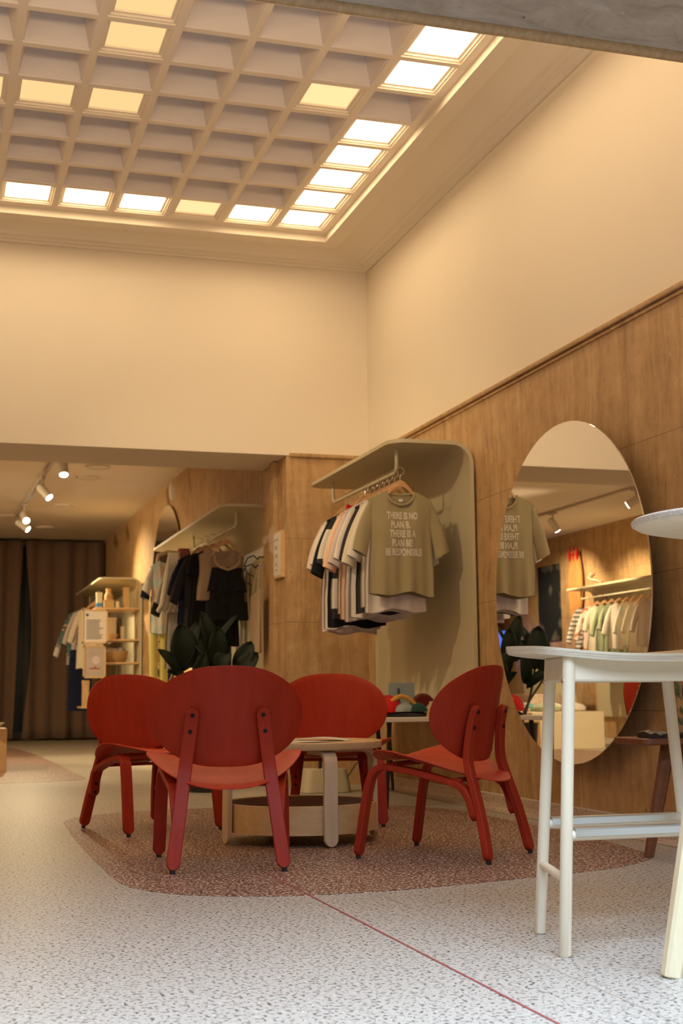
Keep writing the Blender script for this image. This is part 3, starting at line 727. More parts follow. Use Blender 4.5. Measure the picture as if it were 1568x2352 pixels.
# hooks with black hangers and the tote on the pier
for k, (y, z) in enumerate(((9.92, 1.66), (9.99, 1.60))):
    q = MB().tube([(2.36, y, z), (2.33, y, z+.03), (2.28, y, z+.01), (2.255, y, z-.05), (2.28, y, z-.11), (2.33, y, z-.13)], .005, 6)
    q.tube([(2.41, y, z+.02), (2.37, y, z+.02), (2.36, y, z)], .005, 6)
    tag(q.build('black_hanger', M['blackpl'], smooth=True), ('upper' if k == 0 else 'lower')+' curved black wire hanger hooked beside the tote bag', 'hanger', 'black wire hangers')
tb = thing('tote_bag', 'natural linen tote bag hanging on the side of the stone pier', 'bag', (2.33, 9.87, 1.40))
mb = MB(); rs = []
for k in range(7):
    s_ = k/6; hwid = .155-.03*s_; d = .006+.022*s_
    rs.append([(d*sin(2*pi*i/20)*1.4-.03*s_*cos(2*pi*i/20)*0, -hwid*cos(2*pi*i/20), -.45*s_+.02*cos(2*pi*i/20)*(1-s_)) for i in range(20)])
mb.rings(rs, cap=False); mb.build('pouch', M['linen'], tb, smooth=True, fix=False)
MB().tube([(0, -.08, 0), (.02, -.04, .16), (.05, 0, .24), (.02, .04, .16), (0, .08, 0)], .007, 6).build('strap', M['linen'], tb, smooth=True)
fr = thing('wall_notice', 'framed price notice on the left face of the stone pier', 'notice', (2.418, 9.476, 1.646))
MB().box(-.03, 0, -.16, .16, -.17, .17).build('frame', M['birch'], fr, bevel=.002)
mb = MB().box(-.032, -.030, -.142, .142, -.152, .152); mb.cur = 1
for z, w_ in ((.11, .10), (.06, .06), (.045, .05), (0, .06), (-.015, .07), (-.06, .03), (-.075, .05), (-.11, .04)): mb.box(-.0335, -.032, -w_*.6-.03, w_*.6-.03, z-.004, z+.004)
mb.build('sheet', [M['paper'], M['greyink']], fr)

# far rack: clothes, shelves, frames
FX, FZ = BX-.002-.36, 1.95; FN = FZ-.13
G3 = 'clothes on the far rack by the curtain'
far = [('boxcream', 0, 0, 0)]
for k, (mt, ln, lab, y, x, sl, hw_) in enumerate([('cream', .82, 'cream long jacket nearest on the far rack', 18.15, FX-.13, .28, .17), ('snake', .48, 'rust patterned blouse behind the cream jacket', 18.4, FX-.08, .26, .19),
        ('pink', .7, 'pale pink blouse on the far rack', 18.65, FX-.13, .28, .19), ('teal', .62, 'teal patterned blouse near the far end of the far rack', 18.85, FX-.17, .30, .19), ('grey', .75, 'grey long-sleeved jacket at the far end of the far rack', 19.1, FX-.16, .38, .18)]):
    garment('garment', lab, 'clothing', mt, (x, y, FN), ln, hw_, sl, .075, 1.1, seed=80+k, group=G3, cuff='white' if mt == 'grey' else None)
pm = MB()
for sx in (-1, 1): pm.rings([[(sx*.075+.075*cos(2*pi*i/20)*(1+.15*s_), .05*sin(2*pi*i/20), -.1-.72*s_) for i in range(20)] for s_ in (0, .25, .5, .75, 1)], cap=False)
ptt = thing('navy_trousers', 'wide navy trousers hanging low on the far rack', 'trousers', (FX-.22, 18.5, FN-.55), 0, G3)
pm.build('legs', M['navy'], ptt, smooth=True, fix=False); MB().lathe([(.14, -.12), (.14, 0)], 24, cap=False).build('waistband', M['navy'], ptt, smooth=True); ptt.scale = (1, .5, 1)
for k in range(3): hang(FX-.1, 17.9+.25*k, FZ, 0, 'wooden hanger on the far rack by the curtain', 'wooden hangers on the far rack')
sh = [1.735, 1.345, 1.06, .52]
shn = ['top wooden shelf of the far rack, carrying small boxes', 'middle wooden shelf of the far rack', 'third wooden shelf of the far rack, under the wicker basket', 'lowest wooden shelf of the far rack']
for z, lab in zip(sh, shn):
    x0 = 1.93 if z > .6 else 1.78
    tag(MB().box(x0, BX-.04, 16.8, 17.3, z-.022, z).build('shelf_board', M['birch'], bevel=.003), lab, 'shelf', 'shelves of the far rack')
def frame_pic(x0, x1, z0, z1, y, label, sheet, kind):
    t = thing('framed_poster', label, 'poster', ((x0+x1)/2, y, z0)); w_ = (x1-x0)/2; h = z1-z0
    mb = MB()
    for a in ((-w_, w_, 0, .018), (-w_, w_, h-.018, h), (-w_, -w_+.018, 0, h), (w_-.018, w_, 0, h)): mb.box(a[0], a[1], -.012, .012, a[2], a[3])
    mb.build('frame', M['birch'], t)
    if kind != 'text': MB().box(-w_+.015, w_-.015, -.002, .006, .012, h-.012).build('sheet', M[sheet], t)
    if kind == 'text':
        mb = MB().box(-w_+.015, w_-.015, -.002, .006, .012, h-.012); mb.cur = 1; rnd = random.Random(5)
        for k in range(15): mb.box(-w_+.05, w_-.05-rnd.uniform(0, .06), -.004, -.002, h-.135-.0165*k, h-.128-.0165*k)
        mb.build('sheet', [M[sheet], M['ink']], t)
        o = MB().lathe([(.018, 0), (.018, .002)], 20).build('seal', M['inkblue'], t); o.rotation_euler = (pi/2, 0, 0); o.location = (-w_+.06, -.003, h-.07)
    else:
        mb = MB(); mb.lathe([(.05, 0), (.05, .002)], 20); 
        o = mb.build('picture_shape', M['lilac'], t); o.rotation_euler = (pi/2, 0, 0); o.location = (.02, -.003, h*.55)
        mb = MB(); mb.box(-.06, .07, -.004, -.002, h*.27, h*.31); mb.box(0, .02, -.004, -.002, h*.31, h*.36); mb.build('picture_mark', M['maroon'], t)
frame_pic(1.765, 2.075, 1.285, 1.705, 16.7, 'wood-framed text notice with a small blue seal on the far rack', 'paper', 'text')
frame_pic(1.785, 2.06, .865, 1.26, 16.72, 'wood-framed picture with grey shapes under the text notice', 'canvas', 'pic')
def cboard(x0, x1, y0, y1, z0, h, mat, label, name='box', cat='box', band=None, lid=True):
    t = thing(name, label, cat, ((x0+x1)/2, (y0+y1)/2, z0), 0, 'boxes and jars on the far rack'); a, b2 = (x1-x0)/2, (y1-y0)/2
    MB().box(-a, a, -b2, b2, 0, h*.86).build('body', M[mat], t, bevel=.003)
    if lid: MB().box(-a-.003, a+.003, -b2-.003, b2+.003, h*.86, h).build('lid', M[mat], t, bevel=.003)
    if band: MB().box(-a-.002, a+.002, -b2-.002, b2+.002, h*.05, h*.3).build('label_band', M[band], t)
z = sh[0]
cboard(1.95, 2.02, 16.82, 16.9, z, .19, 'boxcream', 'tall cream carton with a blue band on the top shelf edge', 'carton', 'carton', 'blue')
cboard(2.05, 2.17, 16.84, 16.95, z, .10, 'cardbox', 'brown carton lying on the top shelf')
cboard(2.29, 2.36, 16.85, 16.95, z, .26, 'cardbox', 'tallest brown carton at the right of the top shelf')
cboard(2.19, 2.23, 16.82, 16.86, z, .08, 'boxcream', 'small cream box in front on the top shelf')
j = thing('jar', 'rounded brown jar with dark lid on the top shelf', 'jar', (2.12, 17.0, z), 0, 'boxes and jars on the far rack')
MB().lathe([(.045, 0), (.055, .05), (.055, .17), (.035, .2), (.035, .215)], 20).build('body', M['wicker'], j, smooth=True); MB().lathe([(.038, .215), (.038, .25), (.02, .255)], 20).build('lid', M['cardbox'], j, smooth=True)
z = sh[1]
cboard(2.10, 2.20, 16.85, 16.95, z, .27, 'boxcream', 'tall cream card pack on the middle shelf')
cboard(2.26, 2.30, 16.85, 16.93, z, .16, 'boxcream', 'narrow cream pack right on the middle shelf')
cboard(2.02, 2.08, 16.9, 16.97, z, .22, 'white', 'white pack left on the middle shelf')
j = thing('bowl', 'small pale wooden bowl on the middle shelf', 'bowl', (2.16, 16.84, z+.0)); MB().lathe([(.03, 0), (.045, .02), (.065, .06), (.06, .06), (.04, .025), (.01, .012)], 24).build('bowl_body', M['birch'], j, smooth=True)
bk = thing('wicker_basket', 'round wicker basket filled with pale cloths on the third shelf', 'basket', (2.215, 17.0, sh[2]))
MB().lathe([(.10, 0), (.135, .03), (.155, .12), (.16, .14), (.145, .14), (.12, .03), (.02, .02)], 32).build('bowl', M['wicker'], bk, smooth=True)
cl = MB()
for k in range(7): cl.lathe([(.01, -.02), (.045, 0), (.05, .025), (.03, .045), (.005, .05)], 12, (.08*cos(k*1.1), .07*sin(k*1.1), .12+.01*(k % 3)))
tag(cl.build('cloth_bundle', M['lilac'], smooth=True), 'pale lilac cloths heaped in the wicker basket', 'cloths').location = (2.215, 17.0, sh[2])
tc = MB(); 
for k in range(4): tc.lathe([(.005, -.03), (.04, -.02), (.05, .0), (.03, .03), (.005, .035)], 10, (.03*cos(k*1.7), .03*sin(k*1.7), .05+.02*k))
tag(tc.build('scrunched_scarf', M['teal'], smooth=True), 'dark teal scarf bunched left of the wicker basket', 'scarf').location = (1.99, 16.9, sh[2])
cboard(1.80, 1.88, 16.85, 16.95, sh[3], .32, 'wicker', 'brown bottle-shaped pack on the lowest shelf end')

# ------------------------------------------------------------------ left wall in the mirror
def fl(yv, zv): return (WL+.004, yv, zv)
ps = thing('dark_poster', 'tall dark photographic poster on the far left wall, seen in the mirror', 'poster', (WL+.004, 18.95, 1.43))
MB().box(0, .02, -.38, .38, 0, 1.17).build('sheet', M['poster'], ps)
gz = MB(); rs = []
for k in range(12):
    s_ = k/11; hw_ = .10+.12*sin(pi*s_)*(1-.4*s_); rs.append([(.04+.03*sin(i*2.0), -hw_+2*hw_*i/16+.02*s_, -1.1*s_) for i in range(17)]+[(.02, hw_-2*hw_*i/16+.02*s_, -1.1*s_) for i in range(17)])
gz.rings(rs, cap=False); o = gz.build('hanging_cloth', M['orange'], smooth=True, fix=False); o.location = (WL+.02, 17.95, 2.72)
tag(o, 'ochre gauze cloth hanging from the left wall, seen in the mirror', 'cloth')
rd = MB()
for dy in (-.12, 0, .12): rd.tube([(0, dy, .16), (.01, dy+.01, .04), (.02, dy, -.05)], [.01, .03, .006], 8)
o = rd.build('red_tassels', M['redcloth'], smooth=True); o.location = (WL+.07, 17.95, 2.62); tag(o, 'three small red tassels above the ochre cloth', 'tassel')
wr = MB(); pr = []
for k in range(40): pr.append((.03, .16*sin(k*.55)-.012*k, -.019*k))
wr.tube(pr, .012, 6); o = wr.build('wire_ornament', M['dullwhite'], smooth=True); o.location = (WL+.02, 17.45, 2.35); tag(o, 'pale wavy wire ornament on the left wall, seen in the mirror', 'ornament')
G4 = 'clothes on the left wall rack in the mirror'
lx = WL+.004+.36
for k, (mt, ln, lab, y, sl) in enumerate([('striped', 1.0, 'striped long dress at the end of the mirrored rack', 17.05, .30), ('floral', 1.0, 'red floral dress beside the striped one in the mirror', 16.8, .28), ('cream', .8, 'cream dress between floral and sage in the mirror', 16.6, .2),
        ('sagecloth', .62, 'sage green shirt on the mirrored rack', 16.4, .25), ('sagecloth', 1.0, 'long sage green dress on the mirrored rack', 16.2, .2), ('white', .62, 'white blouse in the middle of the mirrored rack', 16.0, .25),
        ('pastel', .6, 'cream patterned blouse on the mirrored rack', 15.75, .25), ('cream', .75, 'cream long blouse toward the near end of the mirrored rack', 15.5, .25), ('white', .6, 'white blouse nearest on the mirrored rack', 15.25, .25)]):
    garment('garment', lab, 'clothing', mt, (lx, y, FN), ln, .20, sl, .08, 1.15, seed=120+k, group=G4, rz=.1*(k % 3-1))
for k in range(9): hang(lx, 15.25+.21*k, FZ, 0, 'wooden hanger on the left wall rack seen in the mirror', 'wooden hangers on the mirrored rack')
tv = thing('display_screen', 'lit blue screen by the far curtain, seen in the mirror', 'screen', (-2.72, 20.35, 1.05))
MB().box(-.55, .55, -.02, .03, 0, .62).build('housing', M['blackpl'], tv); MB().box(-.53, .53, -.026, -.02, .02, .60).build('screen', M['screen'], tv)
MB().box(-.04, .04, -.01, .03, -1.05, 0).build('post', M['blackpl'], tv); MB().box(-.25, .25, -.15, .15, -1.05, -1.03).build('base', M['blackpl'], tv)
pl = thing('display_plinth', 'cream display plinth with folded cloths, seen in the mirror', 'plinth', (-1.12, 14.6, 0))
MB().box(-.45, .45, -.6, .6, 0, .42).build('block', M['boxcream'], pl, bevel=.005)
for k, (mt, dx, dy) in enumerate((('white', -.2, -.3), ('sagecloth', .15, -.35), ('cream', -.1, .1), ('teal', .22, .1), ('white', .1, .4))):
    mb = MB(); mb.lathe([(.13, 0), (.15, .02), (.15, .05), (.12, .08), (.05, .1)], 12); o = mb.build('folded_cloth', M[mt], smooth=True); o.location = (-1.12+dx, 14.6+dy, .42); o.scale = (1, 1.2, 1)
    tag(o, ['white folded cloth at the near left of the mirrored plinth', 'sage folded cloth at the near right of the mirrored plinth', 'cream folded cloth in the middle of the mirrored plinth', 'teal folded cloth at the right of the mirrored plinth', 'white folded cloth at the back of the mirrored plinth'][k], 'cloth')
o = MB().box(-1.7, -1.25, 15.3, 15.9, 0, .62).build('terrazzo_pedestal', M['base'], bevel=.005); tag(o, 'speckled pink terrazzo pedestal, seen low in the mirror', 'pedestal')
o = MB().box(-3.0, -2.5, 17.5, 18.2, 0, 1.05).build('counter', M['rack'], bevel=.005); tag(o, 'cream shop counter by the left wall, seen in the mirror', 'counter')
bx = thing('wooden_box', 'pale wooden box on the floor at the left picture edge', 'box', (.40, 12.3, 0))
MB().box(-.25, .25, -.25, .25, 0, .37).build('body', M['birch'], bx, bevel=.004)
bw = thing('bowl', 'white shallow dish on the pale wooden box', 'dish', (.50, 12.12, .37)); MB().lathe([(.05, 0), (.10, .02), (.13, .05), (.12, .05), (.04, .012)], 24).build('dish_body', M['dullwhite'], bw, smooth=True)

# ------------------------------------------------------------------ red chairs
def make_chair():
    t = thing('red_chair', 'x', 'chair', group='red lounge chairs around the round table')
    prof = [(0, .012), (.035, .166), (.074, .292), (.094, .36), (.0975, .41), (.092, .47), (.083, .53), (.066, .585)]
    for sx in (-1, 1):
        path = [(sx*(.2025-.075*(z/.585)), y+.014, z) for y, z in prof]
        mb = MB(); strip(mb, smoothpath(path, 4), .050, .026, Vector((1, 0, sx*.12)).normalized())
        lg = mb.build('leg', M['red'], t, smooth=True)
        bo = MB()
        for zz, yy_ in ((.560, .0755), (.500, .0895)):
            p = Vector((sx*(.2025-.075*(zz/.585)), yy_, zz)); bo.tube([p+Vector((0, .004, 0)), p+Vector((0, -.0035, 0))], .0075, 12)
        bo.build('bolt', M['blackbolt'], lg)
        MB().tube([(path[0][0], path[0][1], .014), (path[0][0], path[0][1], 0)], .010, 10).build('foot_pad', M['blackpl'], lg)
        fp = [(sx*.2475, .545, .012), (sx*.2445, .530, .10), (sx*.241, .513, .204), (sx*.236, .49, .305), (sx*.23, .468, .338), (sx*.226, .43, .350), (sx*.215, .312, .333), (sx*.196, .18, .300), (sx*.19, .125, .280), (sx*.186, .097, .243), (sx*.182, .083, .20), (sx*.179, .071, .155)]
        mb = MB(); strip(mb, smoothpath(fp, 4), .050, .024)
        fl_ = mb.build('leg', M['red'], t, smooth=True)
        bo = MB()
        for zz, yy_ in ((.215, .097), (.175, .087)):
            p = Vector((sx*.182, yy_, zz)); bo.tube([p, p+Vector((0, .007, 0))], .007, 12)
        bo.build('bolt', M['blackbolt'], fl_)
        MB().tube([(sx*.2475, .545, .014), (sx*.2475, .545, 0)], .010, 10).build('foot_pad', M['blackpl'], fl_)
    # cross rails under the seat
    MB().box(-.22, .22, .385, .43, .352, .368).build('stretcher', M['red'], t, bevel=.003)
    MB().box(-.19, .19, .13, .17, .296, .310).build('stretcher', M['red'], t, bevel=.003)
    # seat shell
    def seat_z(x, y):
        z = interp(y, [(-.02, .300), (.03, .306), (.126, .330), (.262, .362), (.38, .386), (.44, .392), (.50, .388), (.54, .374)])
        return z+.030*(abs(x)/.3)**2.2*(1-.0*y)-.012*(1-(abs(x)/.3)**2)
    def outline(a):
        c_, s_ = cos(a), sin(a); e = 2/2.5
        x = .300*abs(c_)**e*(1 if c_ > 0 else -1)
        ty = abs(s_)**e*(1 if s_ > 0 else -1)
        y = .36+.168*ty if ty > 0 else .36-.332*max(0, 1-(abs(x)/.3)**2.4)**.78
        return x, y
    def shell(sf, N=64, R=12, th=.012):
        top = []; bot = []
        for k in range(R+1):
            q = k/R; e = .5*th*(1 if q < .999 else .35)
            for i in range(N):
                p, nrm = sf(q, 2*pi*i/N); top.append(p+nrm*e); bot.append(p-nrm*e)
        fs = []; off = len(top)
        for k in range(R):
            for i in range(N):
                j2 = (i+1) % N
                fs.append((k*N+i, k*N+j2, (k+1)*N+j2, (k+1)*N+i)); fs.append((off+k*N+i, off+(k+1)*N+i, off+(k+1)*N+j2, off+k*N+j2))
        for i in range(N):
            j2 = (i+1) % N; fs.append((R*N+i, R*N+j2, off+R*N+j2, off+R*N+i))
        mb = MB(); mb.add(top+bot, fs); return mb
    def ssf(q, a):
        x, y = outline(a); x *= q; y = .36+(y-.36)*q
        p = Vector((x, y, seat_z(x, y))); dx = (seat_z(x+.005, y)-seat_z(x-.005, y))/.01; dy = (seat_z(x, y+.005)-seat_z(x, y-.005))/.01
        return p, Vector((-dx, -dy, 1)).normalized()
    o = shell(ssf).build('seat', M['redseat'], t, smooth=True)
    bm = bmesh.new(); bm.from_mesh(o.data); bmesh.ops.remove_doubles(bm, verts=bm.verts, dist=.0004); bmesh.ops.recalc_face_normals(bm, faces=bm.faces); bm.to_mesh(o.data); bm.free()
    # backrest shell
    Z0, Z1 = .368, .742; zc = .575
    def hwid(zz):
        tt_ = (Z1-zz)/(Z1-Z0)
        return .292*interp(tt_, [(0, .0), (.01, .26), (.03, .42), (.07, .57), (.13, .72), (.20, .84), (.28, .925), (.38, .98), (.47, 1), (.58, .985), (.69, .94), (.81, .80), (.90, .63), (.96, .46), (.99, .30), (1, 0)])
    def bsurf(x, zz):
        yc = .045+(.742-zz)/.374*.072+.012
        return yc+.115*(abs(x)/.292)**2
    # outline as polar around the centre, sampled from hwid
    cand = []
    for k in range(401):
        zz = Z0+(Z1-Z0)*k/400; cand.append((hwid(zz), zz))
    import bisect
    angs = [math.atan2(zz-zc, h) for h, zz in cand]
    def oline(a):
        s_, c_ = sin(a), cos(a); sg = 1 if c_ >= 0 else -1; aa = math.atan2(s_, abs(c_))
        lo, hi = 0, 400
        while hi-lo > 1:
            m_ = (lo+hi)//2
            if angs[m_] < aa: lo = m_
            else: hi = m_
        f = (aa-angs[lo])/max(1e-9, angs[hi]-angs[lo]); f = max(0, min(1, f))
        return sg*(cand[lo][0]*(1-f)+cand[hi][0]*f), cand[lo][1]*(1-f)+cand[hi][1]*f
    OL = [oline(2*pi*i/96) for i in range(96)]
    OLs = [((OL[i-2][0]+2*OL[i-1][0]+3*OL[i][0]+2*OL[(i+1) % 96][0]+OL[(i+2) % 96][0])/9, (OL[i-2][1]+2*OL[i-1][1]+3*OL[i][1]+2*OL[(i+1) % 96][1]+OL[(i+2) % 96][1])/9) for i in range(96)]
    def bsf(q, a):
        x, zz = OLs[int(round(a/(2*pi)*96)) % 96]; x *= q; zz = zc+(zz-zc)*q
        p = Vector((x, bsurf(x, zz), zz)); dx = (bsurf(x+.005, zz)-bsurf(x-.005, zz))/.01; dz = (bsurf(x, zz+.005)-bsurf(x, zz-.005))/.01
        return p, Vector((-dx, 1, -dz)).normalized()
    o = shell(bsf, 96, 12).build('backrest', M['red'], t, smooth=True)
    bm = bmesh.new(); bm.from_mesh(o.data); bmesh.ops.remove_doubles(bm, verts=bm.verts, dist=.0004); bmesh.ops.recalc_face_normals(bm, faces=bm.faces); bm.to_mesh(o.data); bm.free()
    return t
def heading(f): return math.atan2(-f[0], f[1])
proto = make_chair()
chairs = [((1.0459, 4.845), (.158, .987), 'nearest red bentwood lounge chair seen squarely from behind'),
          ((2.1654, 4.8667), (-.68, .733), 'right-hand red bentwood lounge chair turned three-quarters away in front of the mirror'),
          ((2.0162, 6.8314), (-.28, -.96), 'red bentwood lounge chair behind the round table, facing the camera'),
          ((.9189, 6.8335), (.358, -.933), 'left-hand red bentwood lounge chair facing the camera, half hidden by the nearest chair')]
for k, (loc, f, lab) in enumerate(chairs):
    o = proto if k == 0 else copy_tree(proto)
    o.location = (loc[0], loc[1], .0013); o.rotation_euler = (0, 0, heading(f)); o['label'] = lab

# ------------------------------------------------------------------ round coffee table
TX, TY = 1.579, 5.83
tb = thing('coffee_table', 'round pale birch coffee table with a tub shelf, between the red chairs', 'table', (TX, TY, .0013))
MB().lathe([(.345, .398), (.358, .400), (.362, .406), (.362, .428), (.358, .432), (.350, .432), (.347, .426), (.02, .426)], 72).build('table_top', M['birch'], tb, smooth=True)
bs = MB(); bs.lathe([(.335, .05), (.335, .168), (.333, .170), (.325, .170), (.323, .168), (.323, .062), (.01, .062)], 72); bs.build('tub', M['birch'], tb, smooth=True)
MB().lathe([(.3225, .0625), (.3225, .164), (.3215, .164), (.3215, .0635), (.01, .0635)], 72, cap=False).build('tub_lining', M['basketin'], tb, smooth=True)
for a in (-84, 6, 96, 186+6):
    a = radians(a); ur = Vector((cos(a), sin(a), 0)); sd = Vector((-sin(a), cos(a), 0))
    pth = [ur*.16+Vector((0, 0, .388)), ur*.26+Vector((0, 0, .388)), ur*.315+Vector((0, 0, .385)), ur*.342+Vector((0, 0, .368)), ur*.350+Vector((0, 0, .335)), ur*.351+Vector((0, 0, .2)), ur*.352+Vector((0, 0, .10)), ur*.353+Vector((0, 0, .004))]
    mb = MB(); strip(mb, smoothpath(pth, 4), .060, .022, sd, (False, True)); lg = mb.build('leg', M['birchleg'], tb, smooth=True)
mg = [(TX-.02, TY-.1, .3, 'cream', 'cream leaflet lying near the front of the round table'), (TX+.12, TY+.08, -.4, 'paper', 'open magazine with coloured spread on the round table'), (TX-.14, TY+.1, .8, 'mustard', 'ochre leaflet at the left of the round table')]
for x, y, r_, mt, lab in mg:
    mb = MB(); n = 10; vs = [(-.13+.26*i/n, s_*.09, .002+.012*abs(sin(pi*i/n))*(1 if mt == 'paper' else .25)) for s_ in (-1, 1) for i in range(n+1)]
    mb.add(vs, [(i, i+1, n+2+i, n+1+i) for i in range(n)]); o = mb.build('magazine', M[mt], smooth=True); o.location = (x, y, .4275); o.rotation_euler = (0, 0, r_)
    sd = o.modifiers.new('t', 'SOLIDIFY'); sd.thickness = .002; tag(o, lab, 'magazine')

# ------------------------------------------------------------------ display table under the rack
dt = thing('display_table', 'low white-topped table with black legs against the wall under the t-shirts', 'table', (2.72, 7.75, 0))
MB().box(-.31, .275, -.62, .95, .478, .503).build('table_top', M['dullwhite'], dt, bevel=.003)
for x, y in ((-.24, -.52), (.22, -.52), (-.24, .85), (.22, .85)):
    MB().tube([(x, y, .478), (x-(.03 if x < 0 else -.02), y-.02, .0)], [.014, .011], 10).build('leg', M['blackpl'], dt)
pc = thing('photo_card', 'small standing photograph card with a dark tower shape on the display table', 'photograph', (2.79, 7.9, .503))
MB().box(-.085, .085, -.004, .004, 0, .20).build('card', M['bluegrey'], pc)
mb = MB(); mb.prism([(-.04, -.0055, 0), (.0, -.0055, 0), (-.012, -.0055, .10), (-.012, -.0055, .165), (-.028, -.0055, .165), (-.028, -.0055, .10)], (0, .001, 0)); mb.build('tower_image', M['ink'], pc)
bg2 = thing('red_bag', 'dark red half-round bag with brown rim on the display table', 'bag', (2.875, 7.72, .503))
n = 20; pts = [(.092*cos(pi*i/n), 0, .125*sin(pi*i/n)) for i in range(n+1)]
MB().prism(pts, (0, .06, 0)).build('pouch', M['darkred'], bg2, bevel=.01)
MB().tube([(p[0]*1.02, .035, p[2]*1.02) for p in pts], .008, 8).build('rim', M['brownwood'], bg2, smooth=True)
def heap(loc, mat, label, sx, sy, h, seed, cat='clothing', name='folded_garment'):
    rnd = random.Random(seed); mb = MB(); N = 24; rs = []
    for k in range(7):
        s_ = k/6; r_ = sqrt(max(.02, 1-s_**2.2)); rs.append([((sx*r_*(1+.12*sin(3*a+seed+2*s_)))*cos(a), (sy*r_*(1+.1*sin(4*a+seed)))*sin(a), h*s_*(1+.12*sin(2*a+seed))) for a in [2*pi*i/N for i in range(N)]])
    mb.rings(rs); o = mb.build(name, M[mat], smooth=True); o.location = loc; tag(o, label, cat, 'folded clothes on the display table'); return o
heap((2.62, 7.40, .503), 'black', 'flat black folded garment at the bottom of the pile', .17, .12, .03, 1)
heap((2.53, 7.40, .53), 'redcloth', 'bright red folded fleece left on the pile', .075, .08, .09, 2)
heap((2.60, 7.38, .533), 'bluegrey', 'pale blue grey folded cloth in the middle of the pile', .08, .07, .05, 3)
heap((2.69, 7.38, .533), 'green', 'dark green folded cloth at the right of the pile', .07, .07, .05, 4)
heap((2.83, 7.42, .503), 'bluegrey', 'grey blue crumpled cloth near the wall end of the table', .06, .08, .09, 5)
o = MB().tube(smoothpath([(-.10, 0, .02), (-.05, 0, .065), (0, 0, .085), (.06, 0, .06), (.10, 0, .01)], 4), .013, 8).build('strap', M['mustard'], smooth=True)
o.location = (2.60, 7.36, .535); tag(o, 'mustard arched strap lying over the folded clothes', 'strap')
o = MB().box(-.006, .006, -.006, .006, 0, .09).build('wooden_peg', M['birch']); o.location = (2.735, 7.3, .503); o.rotation_euler = (0, .25, 0); tag(o, 'short pale wooden stick leaning by the dark green cloth', 'stick')
st = MB(); pth = smoothpath([(2.40, 7.20, .53), (2.385, 7.16, .50), (2.39, 7.15, .35), (2.40, 7.15, .2), (2.42, 7.16, .03)], 5)
rs = [[(p.x+dx, p.y+dy, p.z) for dx, dy in ((-.012, 0), (.012, 0), (.012, .003), (-.012, .003))] for p in pth]
st.rings(rs); tag(st.build('webbing_strap', M['black']), 'long black strap dangling off the left edge of the display table', 'strap')
bxx = thing('plastic_bin', 'beige tapered bin with rounded corners on the floor behind the round table', 'bin', (2.50, 8.62, .0))
def rr(hx, hy, r_, z, n=6):
    out = []
    for cx_, cy_, a0 in ((hx-r_, hy-r_, 0), (-hx+r_, hy-r_, pi/2), (-hx+r_, -hy+r_, pi), (hx-r_, -hy+r_, 1.5*pi)):
        out += [(cx_+r_*cos(a0+pi/2*k/n), cy_+r_*sin(a0+pi/2*k/n), z) for k in range(n+1)]
    return out
MB().rings([rr(.165, .10, .05, .004), rr(.16, .095, .05, .05), rr(.14, .08, .045, .148), rr(.13, .07, .04, .155)]).build('body', M['beigepl'], bxx, smooth=True)
MB().box(-.04, .04, -.104, -.09, .078, .084).build('slot', M['dullwhite'], bxx)
cb = MB().tube(smoothpath([(2.62, 8.5, .1), (2.68, 8.45, .2), (2.72, 8.5, .14), (2.80, 8.5, .12), (2.9, 8.55, .05), (2.95, 8.6, .006)], 5), .004, 6)
tag(cb.build('cable', M['blackpl'], smooth=True), 'thin black cable looping behind the round table', 'cable')

# ------------------------------------------------------------------ rubber plant
rp = thing('rubber_plant', 'dark broad-leaved rubber plant behind the chairs in front of the back-room rack', 'plant', (1.80, 9.0, 0))
MB().lathe([(.13, 0), (.16, .2), (.175, .40), (.18, .42), (.165, .42), (.15, .36), (.01, .35)], 32).build('pot', M['blackpl'], rp, smooth=True)
stems = [((-.05, 0, .36), (-.14, 0, .62), (-.19, 0, .86)), ((.03, 0, .36), (.06, 0, .65), (.04, 0, .98)), ((.06, .02, .36), (.16, .02, .60), (.20, .02, .80)), ((-.02, -.02, .36), (-.1, -.03, .55), (-.24, -.03, .74))]
for s_ in stems: MB().tube(smoothpath(s_, 4), .009, 8).build('stem', M['stem'], rp, smooth=True)
def leaf(base, tip, wd, nrm, bend=.03):
    base, tip, nrm = Vector(base), Vector(tip), Vector(nrm).normalized(); ax = tip-base; L_ = ax.length; ax.normalize(); sd = ax.cross(nrm).normalized(); up_ = sd.cross(ax)
    mb = MB(); n = 14; m = 6; vs = []
    for k in range(n+1):
        t_ = k/n; wv = 1.12*wd*(sin(pi*min(1, t_**.9)))**.58+.001
        for i in range(m+1):
            u = -1+2*i/m; vs.append(base+ax*(t_*L_)+sd*(u*wv)+up_*(bend*sin(pi*t_)+.25*wd*abs(u)))
    mb.add(vs, [(k*(m+1)+i, k*(m+1)+i+1, (k+1)*(m+1)+i+1, (k+1)*(m+1)+i) for k in range(n) for i in range(m)])
    o = mb.build('leaf', M['leaf'], rp, smooth=True); s2 = o.modifiers.new('t', 'SOLIDIFY'); s2.thickness = .002
